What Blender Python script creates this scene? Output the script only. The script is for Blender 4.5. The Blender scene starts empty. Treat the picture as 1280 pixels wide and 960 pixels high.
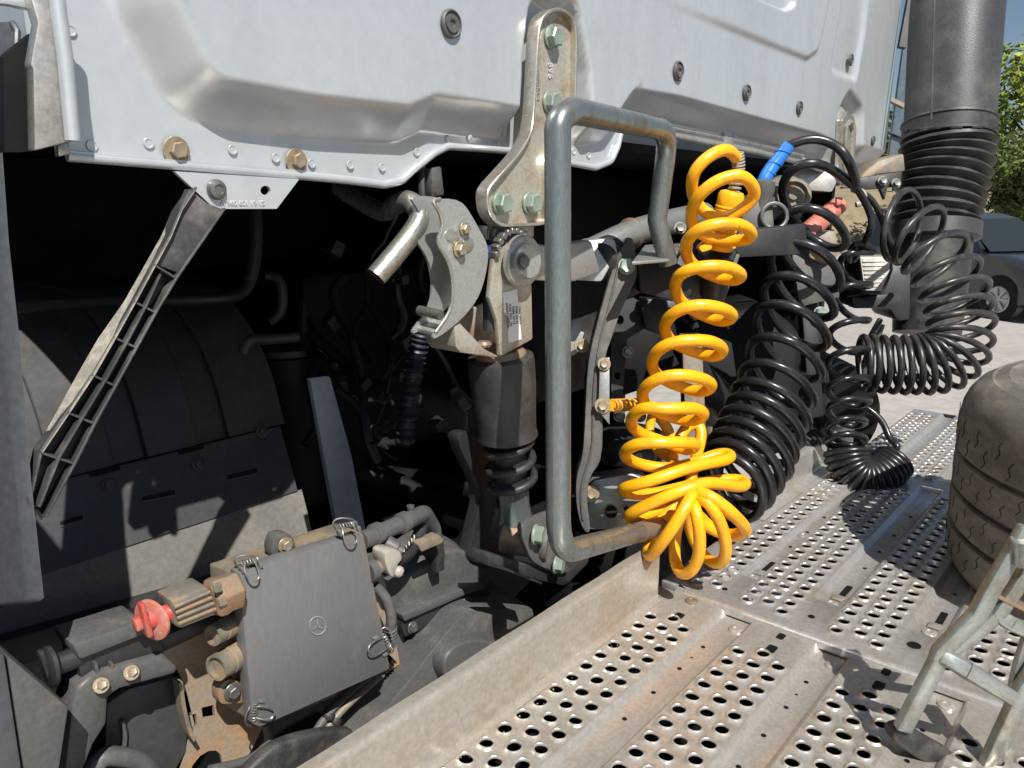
import bpy, bmesh, math, random
import numpy as np
from mathutils import Vector, Matrix
from mathutils.geometry import tessellate_polygon
random.seed(7)
S = bpy.context.scene
COL = S.collection

# ------------------------------------------------------------------ camera, light, exposure
FPX, CX, CY = 961.0, 640.0, 480.0            # focal length and centre of the 1280x960 photograph
PITCH, HEAD = math.atan(230/961.0), math.radians(40.7)
CAM = Vector((0, 0, 1.8))                    # eye of the photographer, 0.8 m above the deck
_h = Vector((math.cos(HEAD), math.sin(HEAD), 0))
FW = _h*math.cos(PITCH)-Vector((0, 0, 1))*math.sin(PITCH)
UP = _h*math.sin(PITCH)+Vector((0, 0, 1))*math.cos(PITCH)
RT = Vector((math.sin(HEAD), -math.cos(HEAD), 0))
cd = bpy.data.cameras.new('camera')
cam = bpy.data.objects.new('camera', cd)
COL.objects.link(cam)
cam.matrix_world = Matrix((( RT.x, UP.x, -FW.x, CAM.x), (RT.y, UP.y, -FW.y, CAM.y), (RT.z, UP.z, -FW.z, CAM.z), (0, 0, 0, 1)))
cd.sensor_width = 36; cd.lens = 36*FPX/1280; cd.clip_start = 0.02; cd.clip_end = 2000
S.camera = cam

SUN_EL, SUN_AZ = math.radians(50), math.radians(60.7)    # azimuth of the light's travel, from +X
w = bpy.data.worlds.new('World'); S.world = w; w.use_nodes = True
nt = w.node_tree
sky = nt.nodes.new('ShaderNodeTexSky'); sky.sky_type = 'NISHITA'; sky.sun_disc = False
sky.sun_elevation = SUN_EL
src = Vector((-math.cos(SUN_AZ), -math.sin(SUN_AZ), 0))
sky.sun_rotation = math.atan2(src.x, src.y)
sky.air_density = 1.0; sky.dust_density = 0.6; sky.ozone_density = 1.5
bg = nt.nodes['Background']; bg.inputs[1].default_value = 0.05
nt.links.new(sky.outputs[0], bg.inputs[0])
sl = bpy.data.lights.new('sun', 'SUN'); sl.energy = 5.0; sl.angle = math.radians(0.5); sl.color = (1, .955, .89)
so = bpy.data.objects.new('sun', sl); COL.objects.link(so)
sd = Vector((math.cos(SUN_AZ)*math.cos(SUN_EL), math.sin(SUN_AZ)*math.cos(SUN_EL), -math.sin(SUN_EL)))
so.rotation_euler = sd.to_track_quat('-Z', 'Y').to_euler()
S.view_settings.view_transform = 'Standard'; S.view_settings.look = 'None'
S.view_settings.exposure = 0.55; S.view_settings.gamma = 1

# ------------------------------------------------------------------ measuring helpers
def ray(x, y): return FW+RT*((x-CX)/FPX)-UP*((y-CY)/FPX)
def P(x, y, d): return CAM+ray(x, y)*d                       # at depth d along the view axis
def PY(x, y, Y): r = ray(x, y); return CAM+r*(Y/r.y)         # on the plane Y = const (parallel to the cab wall)
def PX(x, y, X): r = ray(x, y); return CAM+r*(X/r.x)
def PZ(x, y, Z): r = ray(x, y); return CAM+r*((Z-1.8)/r.z)
def dep(p): return (p-CAM).dot(FW)
YN = Vector((0, -1, 0)); ZP = Vector((0, 0, 1)); XP = Vector((1, 0, 0))

def spline(pts, per=8, closed=False):
    """C2 cubic through the points, uniform parameter"""
    A = np.array([tuple(p) for p in pts], float); n = len(A)
    if n < 3 and not closed:
        return [Vector(A[0]*(1-t)+A[1]*t) for t in np.linspace(0, 1, per+1)]
    Mx = np.zeros((n, n)); B = np.zeros_like(A)
    for i in range(n):
        if closed:
            Mx[i, (i-1) % n] += 1; Mx[i, i] += 4; Mx[i, (i+1) % n] += 1
            B[i] = 3*(A[(i+1) % n]-A[(i-1) % n])
        elif i == 0: Mx[0, 0] = 2; Mx[0, 1] = 1; B[0] = 3*(A[1]-A[0])
        elif i == n-1: Mx[i, i] = 2; Mx[i, i-1] = 1; B[i] = 3*(A[i]-A[i-1])
        else: Mx[i, i-1] = 1; Mx[i, i] = 4; Mx[i, i+1] = 1; B[i] = 3*(A[i+1]-A[i-1])
    D = np.linalg.solve(Mx, B)
    out = []
    for i in range(n if closed else n-1):
        j = (i+1) % n
        for k in range(per):
            t = k/per
            out.append(Vector((2*t**3-3*t**2+1)*A[i]+(t**3-2*t**2+t)*D[i]+(-2*t**3+3*t**2)*A[j]+(t**3-t**2)*D[j]))
    if not closed: out.append(Vector(A[-1]))
    return out

def rounded(pts, r, n=5, closed=True):
    """polyline with its corners rounded off by radius r (or a list of radii)"""
    out = []; N = len(pts)
    for i, p in enumerate(pts):
        p = Vector(p)
        if not closed and i in (0, N-1): out.append(p); continue
        a, b = Vector(pts[i-1]), Vector(pts[(i+1) % N])
        rr = r[i] if isinstance(r, (list, tuple)) else r
        u, v = (a-p), (b-p); lu, lv = u.length, v.length
        if rr <= 0 or lu < 1e-9 or lv < 1e-9: out.append(p); continue
        u /= lu; v /= lv
        ang = u.angle(v, math.pi)
        t = min(rr/max(math.tan(ang/2), 1e-3), lu*.48, lv*.48)
        for k in range(n+1):
            s = k/n
            q = (p+u*t)*(1-s)**2+p*2*s*(1-s)+(p+v*t)*s**2
            out.append(q)
    return out

def frames(path):
    T = []
    for i in range(len(path)):
        a = path[max(i-1, 0)]; b = path[min(i+1, len(path)-1)]
        d = (b-a); T.append(d.normalized() if d.length > 1e-9 else (T[-1] if T else ZP.copy()))
    n = T[0].orthogonal().normalized(); F = []
    for i, t in enumerate(T):
        n = (n-t*n.dot(t))
        n = n.normalized() if n.length > 1e-8 else t.orthogonal().normalized()
        F.append((t, n, t.cross(n)))
    return F

# ------------------------------------------------------------------ mesh builder
class MB:
    def __init__(s): s.v = []; s.f = []
    def add(s, vs, fs):
        o = len(s.v); s.v += [Vector(v) for v in vs]; s.f += [tuple(i+o for i in f) for f in fs]; return s
    def box(s, c, size, rot=None):
        c = Vector(c); R = rot or Matrix.Identity(3)
        vs = [c+R @ Vector((x*size[0]/2, y*size[1]/2, z*size[2]/2)) for x in (-1, 1) for y in (-1, 1) for z in (-1, 1)]
        return s.add(vs, [(0, 1, 3, 2), (4, 6, 7, 5), (0, 4, 5, 1), (2, 3, 7, 6), (0, 2, 6, 4), (1, 5, 7, 3)])
    def prism(s, pts, d, holes=()):
        """polygon (any orientation) extruded by the vector d; optional holes"""
        d = Vector(d); loops = [[Vector(p) for p in pts]]+[[Vector(p) for p in h] for h in holes]
        flat = [p for l in loops for p in l]; n = len(flat)
        if holes: tri = [tuple(t) for t in tessellate_polygon(loops)]
        else: tri = [tuple(range(n))]
        # normal of the front loop
        L = loops[0]; nn = Vector((0, 0, 0))
        for i in range(len(L)): nn += L[i].cross(L[(i+1) % len(L)])
        flip = nn.dot(d) > 0
        fs = []
        for t in tri:
            a = flat[t[0]]
            tn = Vector((0, 0, 0))
            for i in range(len(t)): tn += flat[t[i]].cross(flat[t[(i+1) % len(t)]])
            t2 = t if tn.dot(d) < 0 else t[::-1]
            fs.append(t2); fs.append(tuple(i+n for i in t2[::-1]))
        o = 0
        for k, l in enumerate(loops):
            m = len(l)
            for i in range(m):
                j = (i+1) % m
                q = (o+i, o+j, o+j+n, o+i+n)
                fs.append(q)
            o += m
        return s.add(flat+[p+d for p in flat], fs)
    def tube(s, path, r, n=12, caps=True, flat=None):
        """round tube; r is a number, a list per point; flat=(a,b) squeezes the two axes"""
        path = [Vector(p) for p in path]; F = frames(path); vs = []; fs = []
        m = len(path)
        for i, p in enumerate(path):
            rr = r[i] if isinstance(r, (list, tuple)) else r
            t, u, v = F[i]
            for k in range(n):
                a = 2*math.pi*k/n
                vs.append(p+u*(rr*math.cos(a))+v*(rr*math.sin(a)))
        for i in range(m-1):
            for k in range(n):
                a, b = i*n+k, i*n+(k+1) % n
                fs.append((a, b, b+n, a+n))
        if caps: fs.append(tuple(range(n))[::-1]); fs.append(tuple((m-1)*n+k for k in range(n)))
        return s.add(vs, fs)
    def bar(s, path, wdt, th, side):
        """flat bar: rectangular section, width along `side` (projected)"""
        path = [Vector(p) for p in path]; vs = []; fs = []; m = len(path); side = Vector(side)
        for i, p in enumerate(path):
            t = (path[min(i+1, m-1)]-path[max(i-1, 0)]).normalized()
            u = (side-t*side.dot(t)).normalized(); v = t.cross(u)
            ww = wdt[i] if isinstance(wdt, (list, tuple)) else wdt
            for a, b in ((-1, -1), (1, -1), (1, 1), (-1, 1)): vs.append(p+u*(a*ww/2)+v*(b*th/2))
        for i in range(m-1):
            for k in range(4):
                a, b = i*4+k, i*4+(k+1) % 4; fs.append((a, b, b+4, a+4))
        fs += [(3, 2, 1, 0), tuple((m-1)*4+k for k in range(4))]
        return s.add(vs, fs)
    def lathe(s, prof, o, ax, n=32, ref=None):
        """profile of (radius, height along ax) turned round the axis"""
        o = Vector(o); ax = Vector(ax).normalized(); u = ax.orthogonal().normalized(); v = ax.cross(u)
        vs = []; fs = []
        for (r, h) in prof:
            for k in range(n):
                a = 2*math.pi*k/n; vs.append(o+ax*h+u*(r*math.cos(a))+v*(r*math.sin(a)))
        for i in range(len(prof)-1):
            for k in range(n):
                a, b = i*n+k, i*n+(k+1) % n; fs.append((a, b, b+n, a+n))
        if prof[0][0] > 1e-6: fs.append(tuple(range(n))[::-1])
        if prof[-1][0] > 1e-6: fs.append(tuple((len(prof)-1)*n+k for k in range(n)))
        return s.add(vs, fs)
    def mesh(s, name, off=Vector((0, 0, 0)), bev=0, seg=2, ang=38, smooth=True, recalc=True):
        me = bpy.data.meshes.new(name)
        me.from_pydata([tuple(v-off) for v in s.v], [], s.f)
        bm = bmesh.new(); bm.from_mesh(me)
        bmesh.ops.remove_doubles(bm, verts=bm.verts, dist=1e-6)
        if recalc: bmesh.ops.recalc_face_normals(bm, faces=bm.faces)
        if bev:
            es = [e for e in bm.edges if len(e.link_faces) == 2 and e.calc_face_angle(0) > math.radians(30)]
            bmesh.ops.bevel(bm, geom=es, offset=bev, segments=seg, affect='EDGES', profile=.5, clamp_overlap=True)
        bm.to_mesh(me); bm.free()
        if smooth:
            me.polygons.foreach_set('use_smooth', [True]*len(me.polygons))
            me.set_sharp_from_angle(angle=math.radians(ang))
        me.update(); return me

WL = {}
def tag(o, label=None, cat=None, group=None, kind=None):
    for k, v in (('label', label), ('category', cat), ('group', group), ('kind', kind)):
        if v: o[k] = v
    return o
def thing(name, label, cat, loc, group=None):
    o = bpy.data.objects.new(name, None); o.empty_display_size = .03; COL.objects.link(o); o.location = loc
    WL[o] = Vector(loc); return tag(o, label, cat, group)
def part(par, name, mb, m, label=None, kind=None, **kw):
    me = mb.mesh(name, WL[par], **kw); me.materials.append(m)
    o = bpy.data.objects.new(name, me); COL.objects.link(o); o.parent = par; WL[o] = WL[par]
    return tag(o, label, None, None, kind)
def solo(name, mb, m, label=None, cat=None, group=None, kind=None, **kw):
    c = sum(mb.v, Vector((0, 0, 0)))/len(mb.v); c.z = min(v.z for v in mb.v)
    me = mb.mesh(name, c, **kw); me.materials.append(m)
    o = bpy.data.objects.new(name, me); COL.objects.link(o); o.location = c; WL[o] = c
    return tag(o, label, cat, group, kind)
def inst(par, name, me, loc, nrm=YN, spin=0.0, scale=1.0, label=None):
    o = bpy.data.objects.new(name, me); COL.objects.link(o); o.parent = par
    q = Vector(nrm).to_track_quat('Z', 'Y').to_matrix() @ Matrix.Rotation(spin, 3, 'Z')
    sc = scale if isinstance(scale, (tuple, list)) else (scale,)*3
    o.matrix_basis = Matrix.LocRotScale(Vector(loc)-WL[par], q, Vector(sc))
    WL[o] = WL[par]
    return tag(o, label)

# ------------------------------------------------------------------ materials
def mat(name, col, rough=.5, metal=0., dirt=None, amt=.5, scale=8., bump=.0, bscale=120., rvar=.12, spots=None, coat=0., stretch=None, spec=.5, fine=.12, streak=None):
    m = bpy.data.materials.new(name); m.use_nodes = True; n = m.node_tree.nodes; l = m.node_tree.links
    b = n['Principled BSDF']; b.inputs['Metallic'].default_value = metal
    b.inputs['Specular IOR Level'].default_value = spec
    if coat: b.inputs['Coat Weight'].default_value = coat; b.inputs['Coat Roughness'].default_value = .15
    tc = n.new('ShaderNodeTexCoord'); vec = tc.outputs['Object']
    if stretch:
        mp = n.new('ShaderNodeMapping'); mp.inputs['Scale'].default_value = stretch
        l.new(vec, mp.inputs[0]); vec = mp.outputs[0]
    def noise(sc, det=5, ro=.6):
        t = n.new('ShaderNodeTexNoise'); t.inputs['Scale'].default_value = sc; t.inputs['Detail'].default_value = det
        t.inputs['Roughness'].default_value = ro; l.new(vec, t.inputs[0]); return t.outputs['Fac']
    def ramp(x, a, c, lo=0., hi=1.):
        r = n.new('ShaderNodeMapRange'); r.interpolation_type = 'SMOOTHSTEP'
        r.inputs[1].default_value = a; r.inputs[2].default_value = c; r.inputs[3].default_value = lo; r.inputs[4].default_value = hi
        l.new(x, r.inputs[0]); return r.outputs[0]
    def mix(fac, a, c, mode='MIX'):
        x = n.new('ShaderNodeMix'); x.data_type = 'RGBA'; x.blend_type = mode
        if isinstance(fac, float): x.inputs[0].default_value = fac
        else: l.new(fac, x.inputs[0])
        for i, q in ((6, a), (7, c)):
            if isinstance(q, tuple): x.inputs[i].default_value = q+(1,)
            else: l.new(q, x.inputs[i])
        return x.outputs[2]
    c = col
    if streak:
        mp2 = n.new('ShaderNodeMapping'); mp2.inputs['Scale'].default_value = streak; l.new(tc.outputs['Object'], mp2.inputs[0])
        t2 = n.new('ShaderNodeTexNoise'); t2.inputs['Scale'].default_value = 1.0; t2.inputs['Detail'].default_value = 6; l.new(mp2.outputs[0], t2.inputs[0])
        c = mix(ramp(t2.outputs['Fac'], .45, .72, 0, .30), c, tuple(v*.78 for v in col))
    big = noise(scale, 9, .68)
    if dirt: c = mix(ramp(big, .62-amt*.45, .75-amt*.15), c, dirt)
    if fine:
        f = noise(scale*14, 3)
        g = ramp(f, .3, .7, 1-fine, 1+fine)
        cx = n.new('ShaderNodeCombineColor')
        for i in range(3): l.new(g, cx.inputs[i])
        c = mix(1.0, c, cx.outputs[0], 'MULTIPLY')
    if spots:                                    # (colour, scale, threshold)
        s2 = noise(spots[1], 6, .7); c = mix(ramp(s2, spots[2], spots[2]+.05), c, spots[0])
    if isinstance(c, tuple): b.inputs['Base Color'].default_value = c+(1,)
    else: l.new(c, b.inputs['Base Color'])
    l.new(ramp(big, .3, .7, max(rough-rvar, .05), min(rough+rvar, 1)), b.inputs['Roughness'])
    if bump:
        bp = n.new('ShaderNodeBump'); bp.inputs['Strength'].default_value = bump; bp.inputs['Distance'].default_value = .002
        l.new(noise(bscale, 4), bp.inputs['Height']); l.new(bp.outputs[0], b.inputs['Normal'])
    return m

M_SILVER = mat('silver_paint', (.505, .535, .56), .33, .42, (.44, .46, .48), .2, 4, .02, 300, .04, ((.30, .28, .25), 130, .80), coat=.3, fine=.03, streak=(14, 14, 1.6))
M_TRIM = mat('dirty_silver', (.48, .47, .45), .40, .7, (.30, .27, .23), .4, 14, .05, 200)
M_STEEL = mat('plated_steel', (.58, .56, .50), .34, .85, (.36, .29, .20), .35, 18, .04, 200)
M_ZINC = mat('zinc_bracket', (.43, .445, .425), .40, .62, (.33, .30, .25), .22, 22, .05, 200)
M_BRKT = mat('cast_bracket', (.47, .44, .37), .45, .55, (.30, .22, .14), .4, 16, .06, 160)
M_GREEN = mat('green_bolt', (.27, .34, .29), .42, .4, (.24, .27, .20), .3, 60, .05, 300)
M_BOLT = mat('bolt_tan', (.36, .315, .23), .45, .6, (.25, .15, .08), .4, 70, .06, 300)
M_GREYBOLT = mat('bolt_grey', (.19, .19, .185), .42, .7, (.16, .12, .09), .3, 70, .05, 300)
M_RAIL = mat('rail_paint', (.205, .235, .235), .30, .65, (.15, .15, .14), .35, 9, .03, 200, .10, ((.20, .10, .05), 26, .74), stretch=(3, 3, .6))
M_RUST = mat('rusty_end', (.22, .185, .15), .5, .45, (.27, .16, .08), .5, 26, .06, 180)
M_GALV = mat('deck_sheet', (.50, .465, .415), .35, .60, (.38, .345, .295), .36, 9, .05, 260, .08, ((.60, .58, .55), 190, .76), fine=.10, streak=(4, 60, 60))
M_GALV2 = mat('deck_sheet_far', (.49, .475, .45), .33, .62, (.40, .35, .285), .36, 7, .05, 260, .08, ((.21, .18, .15), 70, .78), fine=.10, streak=(4, 60, 60))
M_LADDER = mat('galvanised_frame', (.30, .325, .315), .40, .60, (.23, .21, .165), .4, 12, .08, 160, .1, ((.24, .13, .06), 40, .76))
M_BLACK = mat('black_plastic', (.022, .022, .023), .50, 0, (.05, .048, .045), .3, 10, .10, 250)
M_DUSTY = mat('dusty_plastic', (.075, .075, .074), .56, 0, (.130, .122, .108), .35, 11, .08, 260, spots=((.18, .17, .15), 150, .72))
M_ARCHD_LIT = mat('sunlit_dusty_arch', (.135, .132, .122), .62, 0, (.19, .178, .155), .40, 7, .10, 300, spots=((.30, .285, .25), 170, .70))  # lit twin of the arch plastic: sunlight put into the base colour, over real dust
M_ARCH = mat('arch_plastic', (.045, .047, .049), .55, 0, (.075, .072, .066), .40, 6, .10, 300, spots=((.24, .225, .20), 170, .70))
M_BOX = mat('grey_lid', (.125, .127, .128), .50, 0, (.155, .150, .140), .3, 10, .06, 260, spots=((.34, .33, .31), 80, .70), fine=.06, stretch=(1, 1, .3))
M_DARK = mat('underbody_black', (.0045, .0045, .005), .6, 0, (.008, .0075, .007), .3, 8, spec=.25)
M_DARKG = mat('underbody_grey', (.018, .019, .021), .5, .1, (.030, .026, .02), .3, 12)
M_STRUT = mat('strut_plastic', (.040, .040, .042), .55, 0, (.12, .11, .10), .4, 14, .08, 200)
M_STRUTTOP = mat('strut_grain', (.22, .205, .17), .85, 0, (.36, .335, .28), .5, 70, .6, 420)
M_PANEL = mat('grey_fairing', (.066, .073, .082), .42, .1, (.047, .051, .056), .2, 6, .05, 300, spots=((.16, .16, .16), 120, .80))
M_YELLOW = mat('yellow_hose', (.84, .40, .008), .33, 0, (.70, .30, .010), .4, 24, .03, 200, .08, ((.15, .09, .03), 62, .665), fine=.07, stretch=(1, 1, 1))
M_HOSE = mat('black_hose', (.013, .013, .015), .33, 0, (.022, .021, .020), .35, 22, .04, 200, .10)
M_HOSE2 = mat('worn_hose', (.022, .022, .022), .38, 0, (.05, .045, .038), .4, 20, .05, 200, .10)
M_BLUE = mat('blue_sleeve', (.02, .17, .58), .38, 0, (.02, .12, .42), .3, 40, .03, 200)
M_RED = mat('red_handle', (.40, .05, .04), .5, 0, (.42, .15, .11), .5, 40, .06, 200)
M_PINK = mat('faded_red', (.44, .13, .095), .55, 0, (.44, .24, .19), .4, 40, .05, 200)
M_RUSTY = mat('rusty_plate', (.27, .235, .185), .60, .1, (.34, .20, .09), .45, 16, .10, 180, spots=((.22, .10, .04), 40, .68))
M_RUSTCON = mat('rusty_connector', (.20, .155, .11), .62, .05, (.25, .135, .07), .6, 26, .10, 160)
M_CONN = mat('grey_connector', (.15, .14, .115), .55, .1, (.26, .19, .12), .5, 30, .08, 160)
M_TYRE = mat('tyre_rubber', (.105, .098, .086), .82, 0, (.185, .168, .14), .5, 12, .10, 220, stretch=(1, 1, 3), spec=.3)
M_DAMPER = mat('damper_plastic', (.026, .026, .027), .48, 0, (.06, .056, .05), .35, 14, .06, 260, spots=((.16, .15, .13), 110, .73))
M_LIP = mat('lip_sheet', (.42, .39, .34), .38, .5, (.35, .285, .21), .4, 8, .05, 260, .08, ((.60, .57, .52), 190, .77), fine=.10, streak=(4, 60, 60))
M_EDGE = mat('worn_bare_edge', (.78, .76, .72), .22, .85, (.55, .51, .45), .4, 30)
M_FOOT = mat('foot_rubber', (.022, .022, .022), .6, 0, (.07, .068, .062), .45, 30, .3, 120)
M_LENS = mat('lens', (.42, .415, .385), .25, 0, (.60, .57, .50), .4, 20)
M_WHITE = mat('white_label', (.74, .74, .72), .5, 0, (.60, .58, .54), .3, 40)
M_PRINT = mat('print_ink', (.04, .04, .045), .6)
M_EMBOSS = mat('emboss_grey', (.62, .62, .61), .4, .4)
M_STAR = mat('star_grey', (.22, .222, .22), .45, .1)
M_CLIP = mat('pale_clip', (.30, .28, .245), .5, 0, (.38, .33, .27), .4, 60)
M_SNORK = mat('intake_plastic', (.040, .040, .042), .46, 0, (.075, .072, .066), .4, 7, .30, 240, .06)
M_BELLOW = mat('bellows_rubber', (.026, .026, .027), .52, 0, (.075, .07, .06), .4, 12, .05, 200)
M_WIRE = mat('wire_clip', (.26, .255, .24), .4, .7)
M_GROUND = mat('asphalt', (.33, .31, .285), .9, 0, (.285, .268, .245), .5, .5, .08, 120, fine=.10)
M_EARTH = mat('dry_bank', (.22, .175, .11), .95, 0, (.15, .13, .07), .5, 1.5)
M_CARP = mat('dark_car_paint', (.030, .032, .036), .22, .3, coat=1.0)
M_GLASS = mat('dark_glass', (.02, .026, .024), .06, 0, fine=0, rvar=.01, spec=.8)
M_CARWHEEL = mat('wheel_trim', (.45, .45, .46), .4, .6)
M_CARLIGHT = mat('head_lamp', (.6, .6, .6), .15, .2)
M_DEFL = mat('deflector', (.13, .17, .20), .18, .35, (.10, .13, .12), .4, 4, coat=.6)
M_BARK = mat('bark', (.10, .075, .055), .9)
M_LEAF1 = mat('leaf_light', (.25, .29, .05), .6, 0, (.17, .22, .035), .5, 3, spec=.3)
M_LEAF2 = mat('leaf_dark', (.085, .12, .026), .6, 0, (.05, .08, .018), .5, 3, spec=.3)

# shared fixings ---------------------------------------------------------------
def hexmesh(name, m, r, h, wr=0., wt=.002):
    b = MB()
    hx = [(r*math.cos(math.pi/3*k), r*math.sin(math.pi/3*k)) for k in range(6)]
    z0 = wt if wr else 0
    vs = [(x, y, z0) for x, y in hx]+[(x, y, z0+h*.86) for x, y in hx]+[(x*.86, y*.86, z0+h) for x, y in hx]+[(x*.6, y*.6, z0+h*.94) for x, y in hx]
    fs = [tuple(range(18, 24)), (5, 4, 3, 2, 1, 0)]
    for t in range(3):
        for k in range(6): a, c = t*6+k, t*6+(k+1) % 6; fs.append((a, c, c+6, a+6))
    b.add(vs, fs)
    if wr: b.lathe([(wr, 0), (wr, wt*.7), (wr*.96, wt)], (0, 0, 0), ZP, 24)
    me = b.mesh(name, ang=25); me.materials.append(m); return me
HX_GREEN = hexmesh('green_bolt', M_GREEN, .0165, .014, .0190, .004)
HX_TAN = hexmesh('tan_bolt', M_BOLT, .0115, .010, .0185, .003)
HX_SMALL = hexmesh('small_bolt', M_BOLT, .008, .007, .0115, .002)
HX_GREY = hexmesh('grey_bolt', M_GREYBOLT, .010, .008, .014, .002)
def domemesh(name, m, r, h, rings=1):
    me = MB().lathe([(r, 0), (r, h*.4), (r*.85, h*.8), (r*.5, h), (r*.45, h*.8), (r*.2, h*.8), (0, h*.8)], (0, 0, 0), ZP, 20).mesh(name)
    me.materials.append(m); return me
def text(par, name, body, size, loc, xdir, ydir, m, depth=.0006):
    cu = bpy.data.curves.new(name, 'FONT'); cu.body = body; cu.size = size; cu.extrude = depth; cu.align_x = 'CENTER'; cu.align_y = 'CENTER'
    cu.resolution_u = 2
    tmp = bpy.data.objects.new('tmp', cu); COL.objects.link(tmp)
    dg = bpy.context.evaluated_depsgraph_get(); me = bpy.data.meshes.new_from_object(tmp.evaluated_get(dg))
    bpy.data.objects.remove(tmp); bpy.data.curves.remove(cu)
    me.materials.clear(); me.materials.append(m); me.name = name
    o = bpy.data.objects.new(name, me); COL.objects.link(o); o.parent = par
    x = Vector(xdir).normalized(); y = Vector(ydir); y = (y-x*y.dot(x)).normalized(); z = x.cross(y)
    R = Matrix((x, y, z)).transposed()
    o.matrix_basis = Matrix.LocRotScale(Vector(loc)-WL[par], R, Vector((1, 1, 1))); WL[o] = WL[par]
    return o

# ================================================================== SETTING
g = MB(); gn = 24
for i in range(gn+1):
    for j in range(gn+1): g.v.append(Vector((-300+700*i/gn, -300+700*j/gn, 0)))
for i in range(gn):
    for j in range(gn): a = i*(gn+1)+j; g.f.append((a, a+gn+1, a+gn+2, a+1))
solo('ground', g, M_GROUND, kind='structure', smooth=False)

# dry bank behind the parking lot
def away(px, d): r = ray(px, 250); r.z = 0; return r*(d/r.dot(_h))
bk = MB()
bank_pts = [away(x, 30) for x in range(600, 2000, 50)]
nb = len(bank_pts)
for k, (dd, z) in enumerate(((0, .01), (1.5, .9), (4, 2.0), (14, 2.6))):
    for i, p in enumerate(bank_pts): bk.v.append(p+_h*dd+Vector((0, 0, z+(random.random()*.25 if k > 0 else 0))))
for k in range(3):
    for i in range(nb-1): a = k*nb+i; bk.f.append((a, a+1, a+nb+1, a+nb))
solo('bank', bk, M_EARTH, kind='structure')

# trees ------------------------------------------------------------------------
def leaves(cents, n, size, rng):
    b = MB()
    for _ in range(n):
        c, r = rng.choice(cents)
        d = Vector((rng.gauss(0, 1), rng.gauss(0, 1), rng.gauss(0, .8)))
        d = d.normalized()*(rng.random()**.45)*r
        p = c+d; s = size*rng.uniform(.6, 1.3)
        u = Vector((rng.gauss(0, 1), rng.gauss(0, 1), rng.gauss(0, .6))).normalized(); v = u.orthogonal().normalized()
        v = (v*math.cos(rng.random()*6)+u.cross(v)*math.sin(rng.random()*6)).normalized()
        o = len(b.v)
        b.v += [p-u*s, p+v*s*.42, p+u*s, p-v*s*.42]; b.f.append((o, o+1, o+2, o+3))
    return b
def tree(label, base, height, spread, low, n, size, ml, seed, nb=9):
    rng = random.Random(seed); t = thing('broadleaf_tree', label, 'tree', base, None)
    base = Vector(base); tb = MB()
    top = base+Vector((rng.uniform(-.3, .3), rng.uniform(-.3, .3), height*.8))
    tr = spline([base-Vector((0, 0, .1)), base+Vector((.1, .05, height*.3)), top], 6)
    tb.tube(tr, [.17-.14*i/(len(tr)-1) for i in range(len(tr))], 9)
    cents = [(top, spread*.42)]
    for k in range(nb):
        z = low+(height-low)*(k+.6)/nb*.95; a = k*2.4+rng.random(); rr = spread*math.sin(math.pi*min(.97, .16+.8*(z-low)/(height-low)))*rng.uniform(.65, 1.0)
        q = base+Vector((math.cos(a)*rr, math.sin(a)*rr, z)); s0 = base+Vector((.05, .05, max(low*.6, z*.72)))
        lb = MB().tube(spline([s0, (s0+q)*.5+Vector((0, 0, .15)), q], 4), [.06-.05*i/8 for i in range(9)], 6)
        part(t, 'limb', lb, M_BARK)
        cents.append((q, spread*rng.uniform(.26, .44)))
        cents.append(((q+s0)*.5+Vector((rng.uniform(-.4, .4), rng.uniform(-.4, .4), rng.uniform(-.2, .4))), spread*.25))
    part(t, 'trunk', tb, M_BARK)
    part(t, 'crown', leaves(cents, n, size, rng), ml, kind='stuff', smooth=False)
    return t
tree('tall airy tree with pale yellow-green leaves against the blue sky', away(1275, 27), 6.7, 2.5, 2.4, 4600, .16, M_LEAF1, 3, 12)
tree('round dense darker green tree behind the dark parked car', away(1300, 21), 3.3, 1.7, 1.5, 9000, .10, M_LEAF2, 5)
tree('broad dark green tree hidden mostly behind the intake pipe', away(1165, 26), 5.0, 2.4, 1.8, 6000, .13, M_LEAF2, 8)

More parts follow.
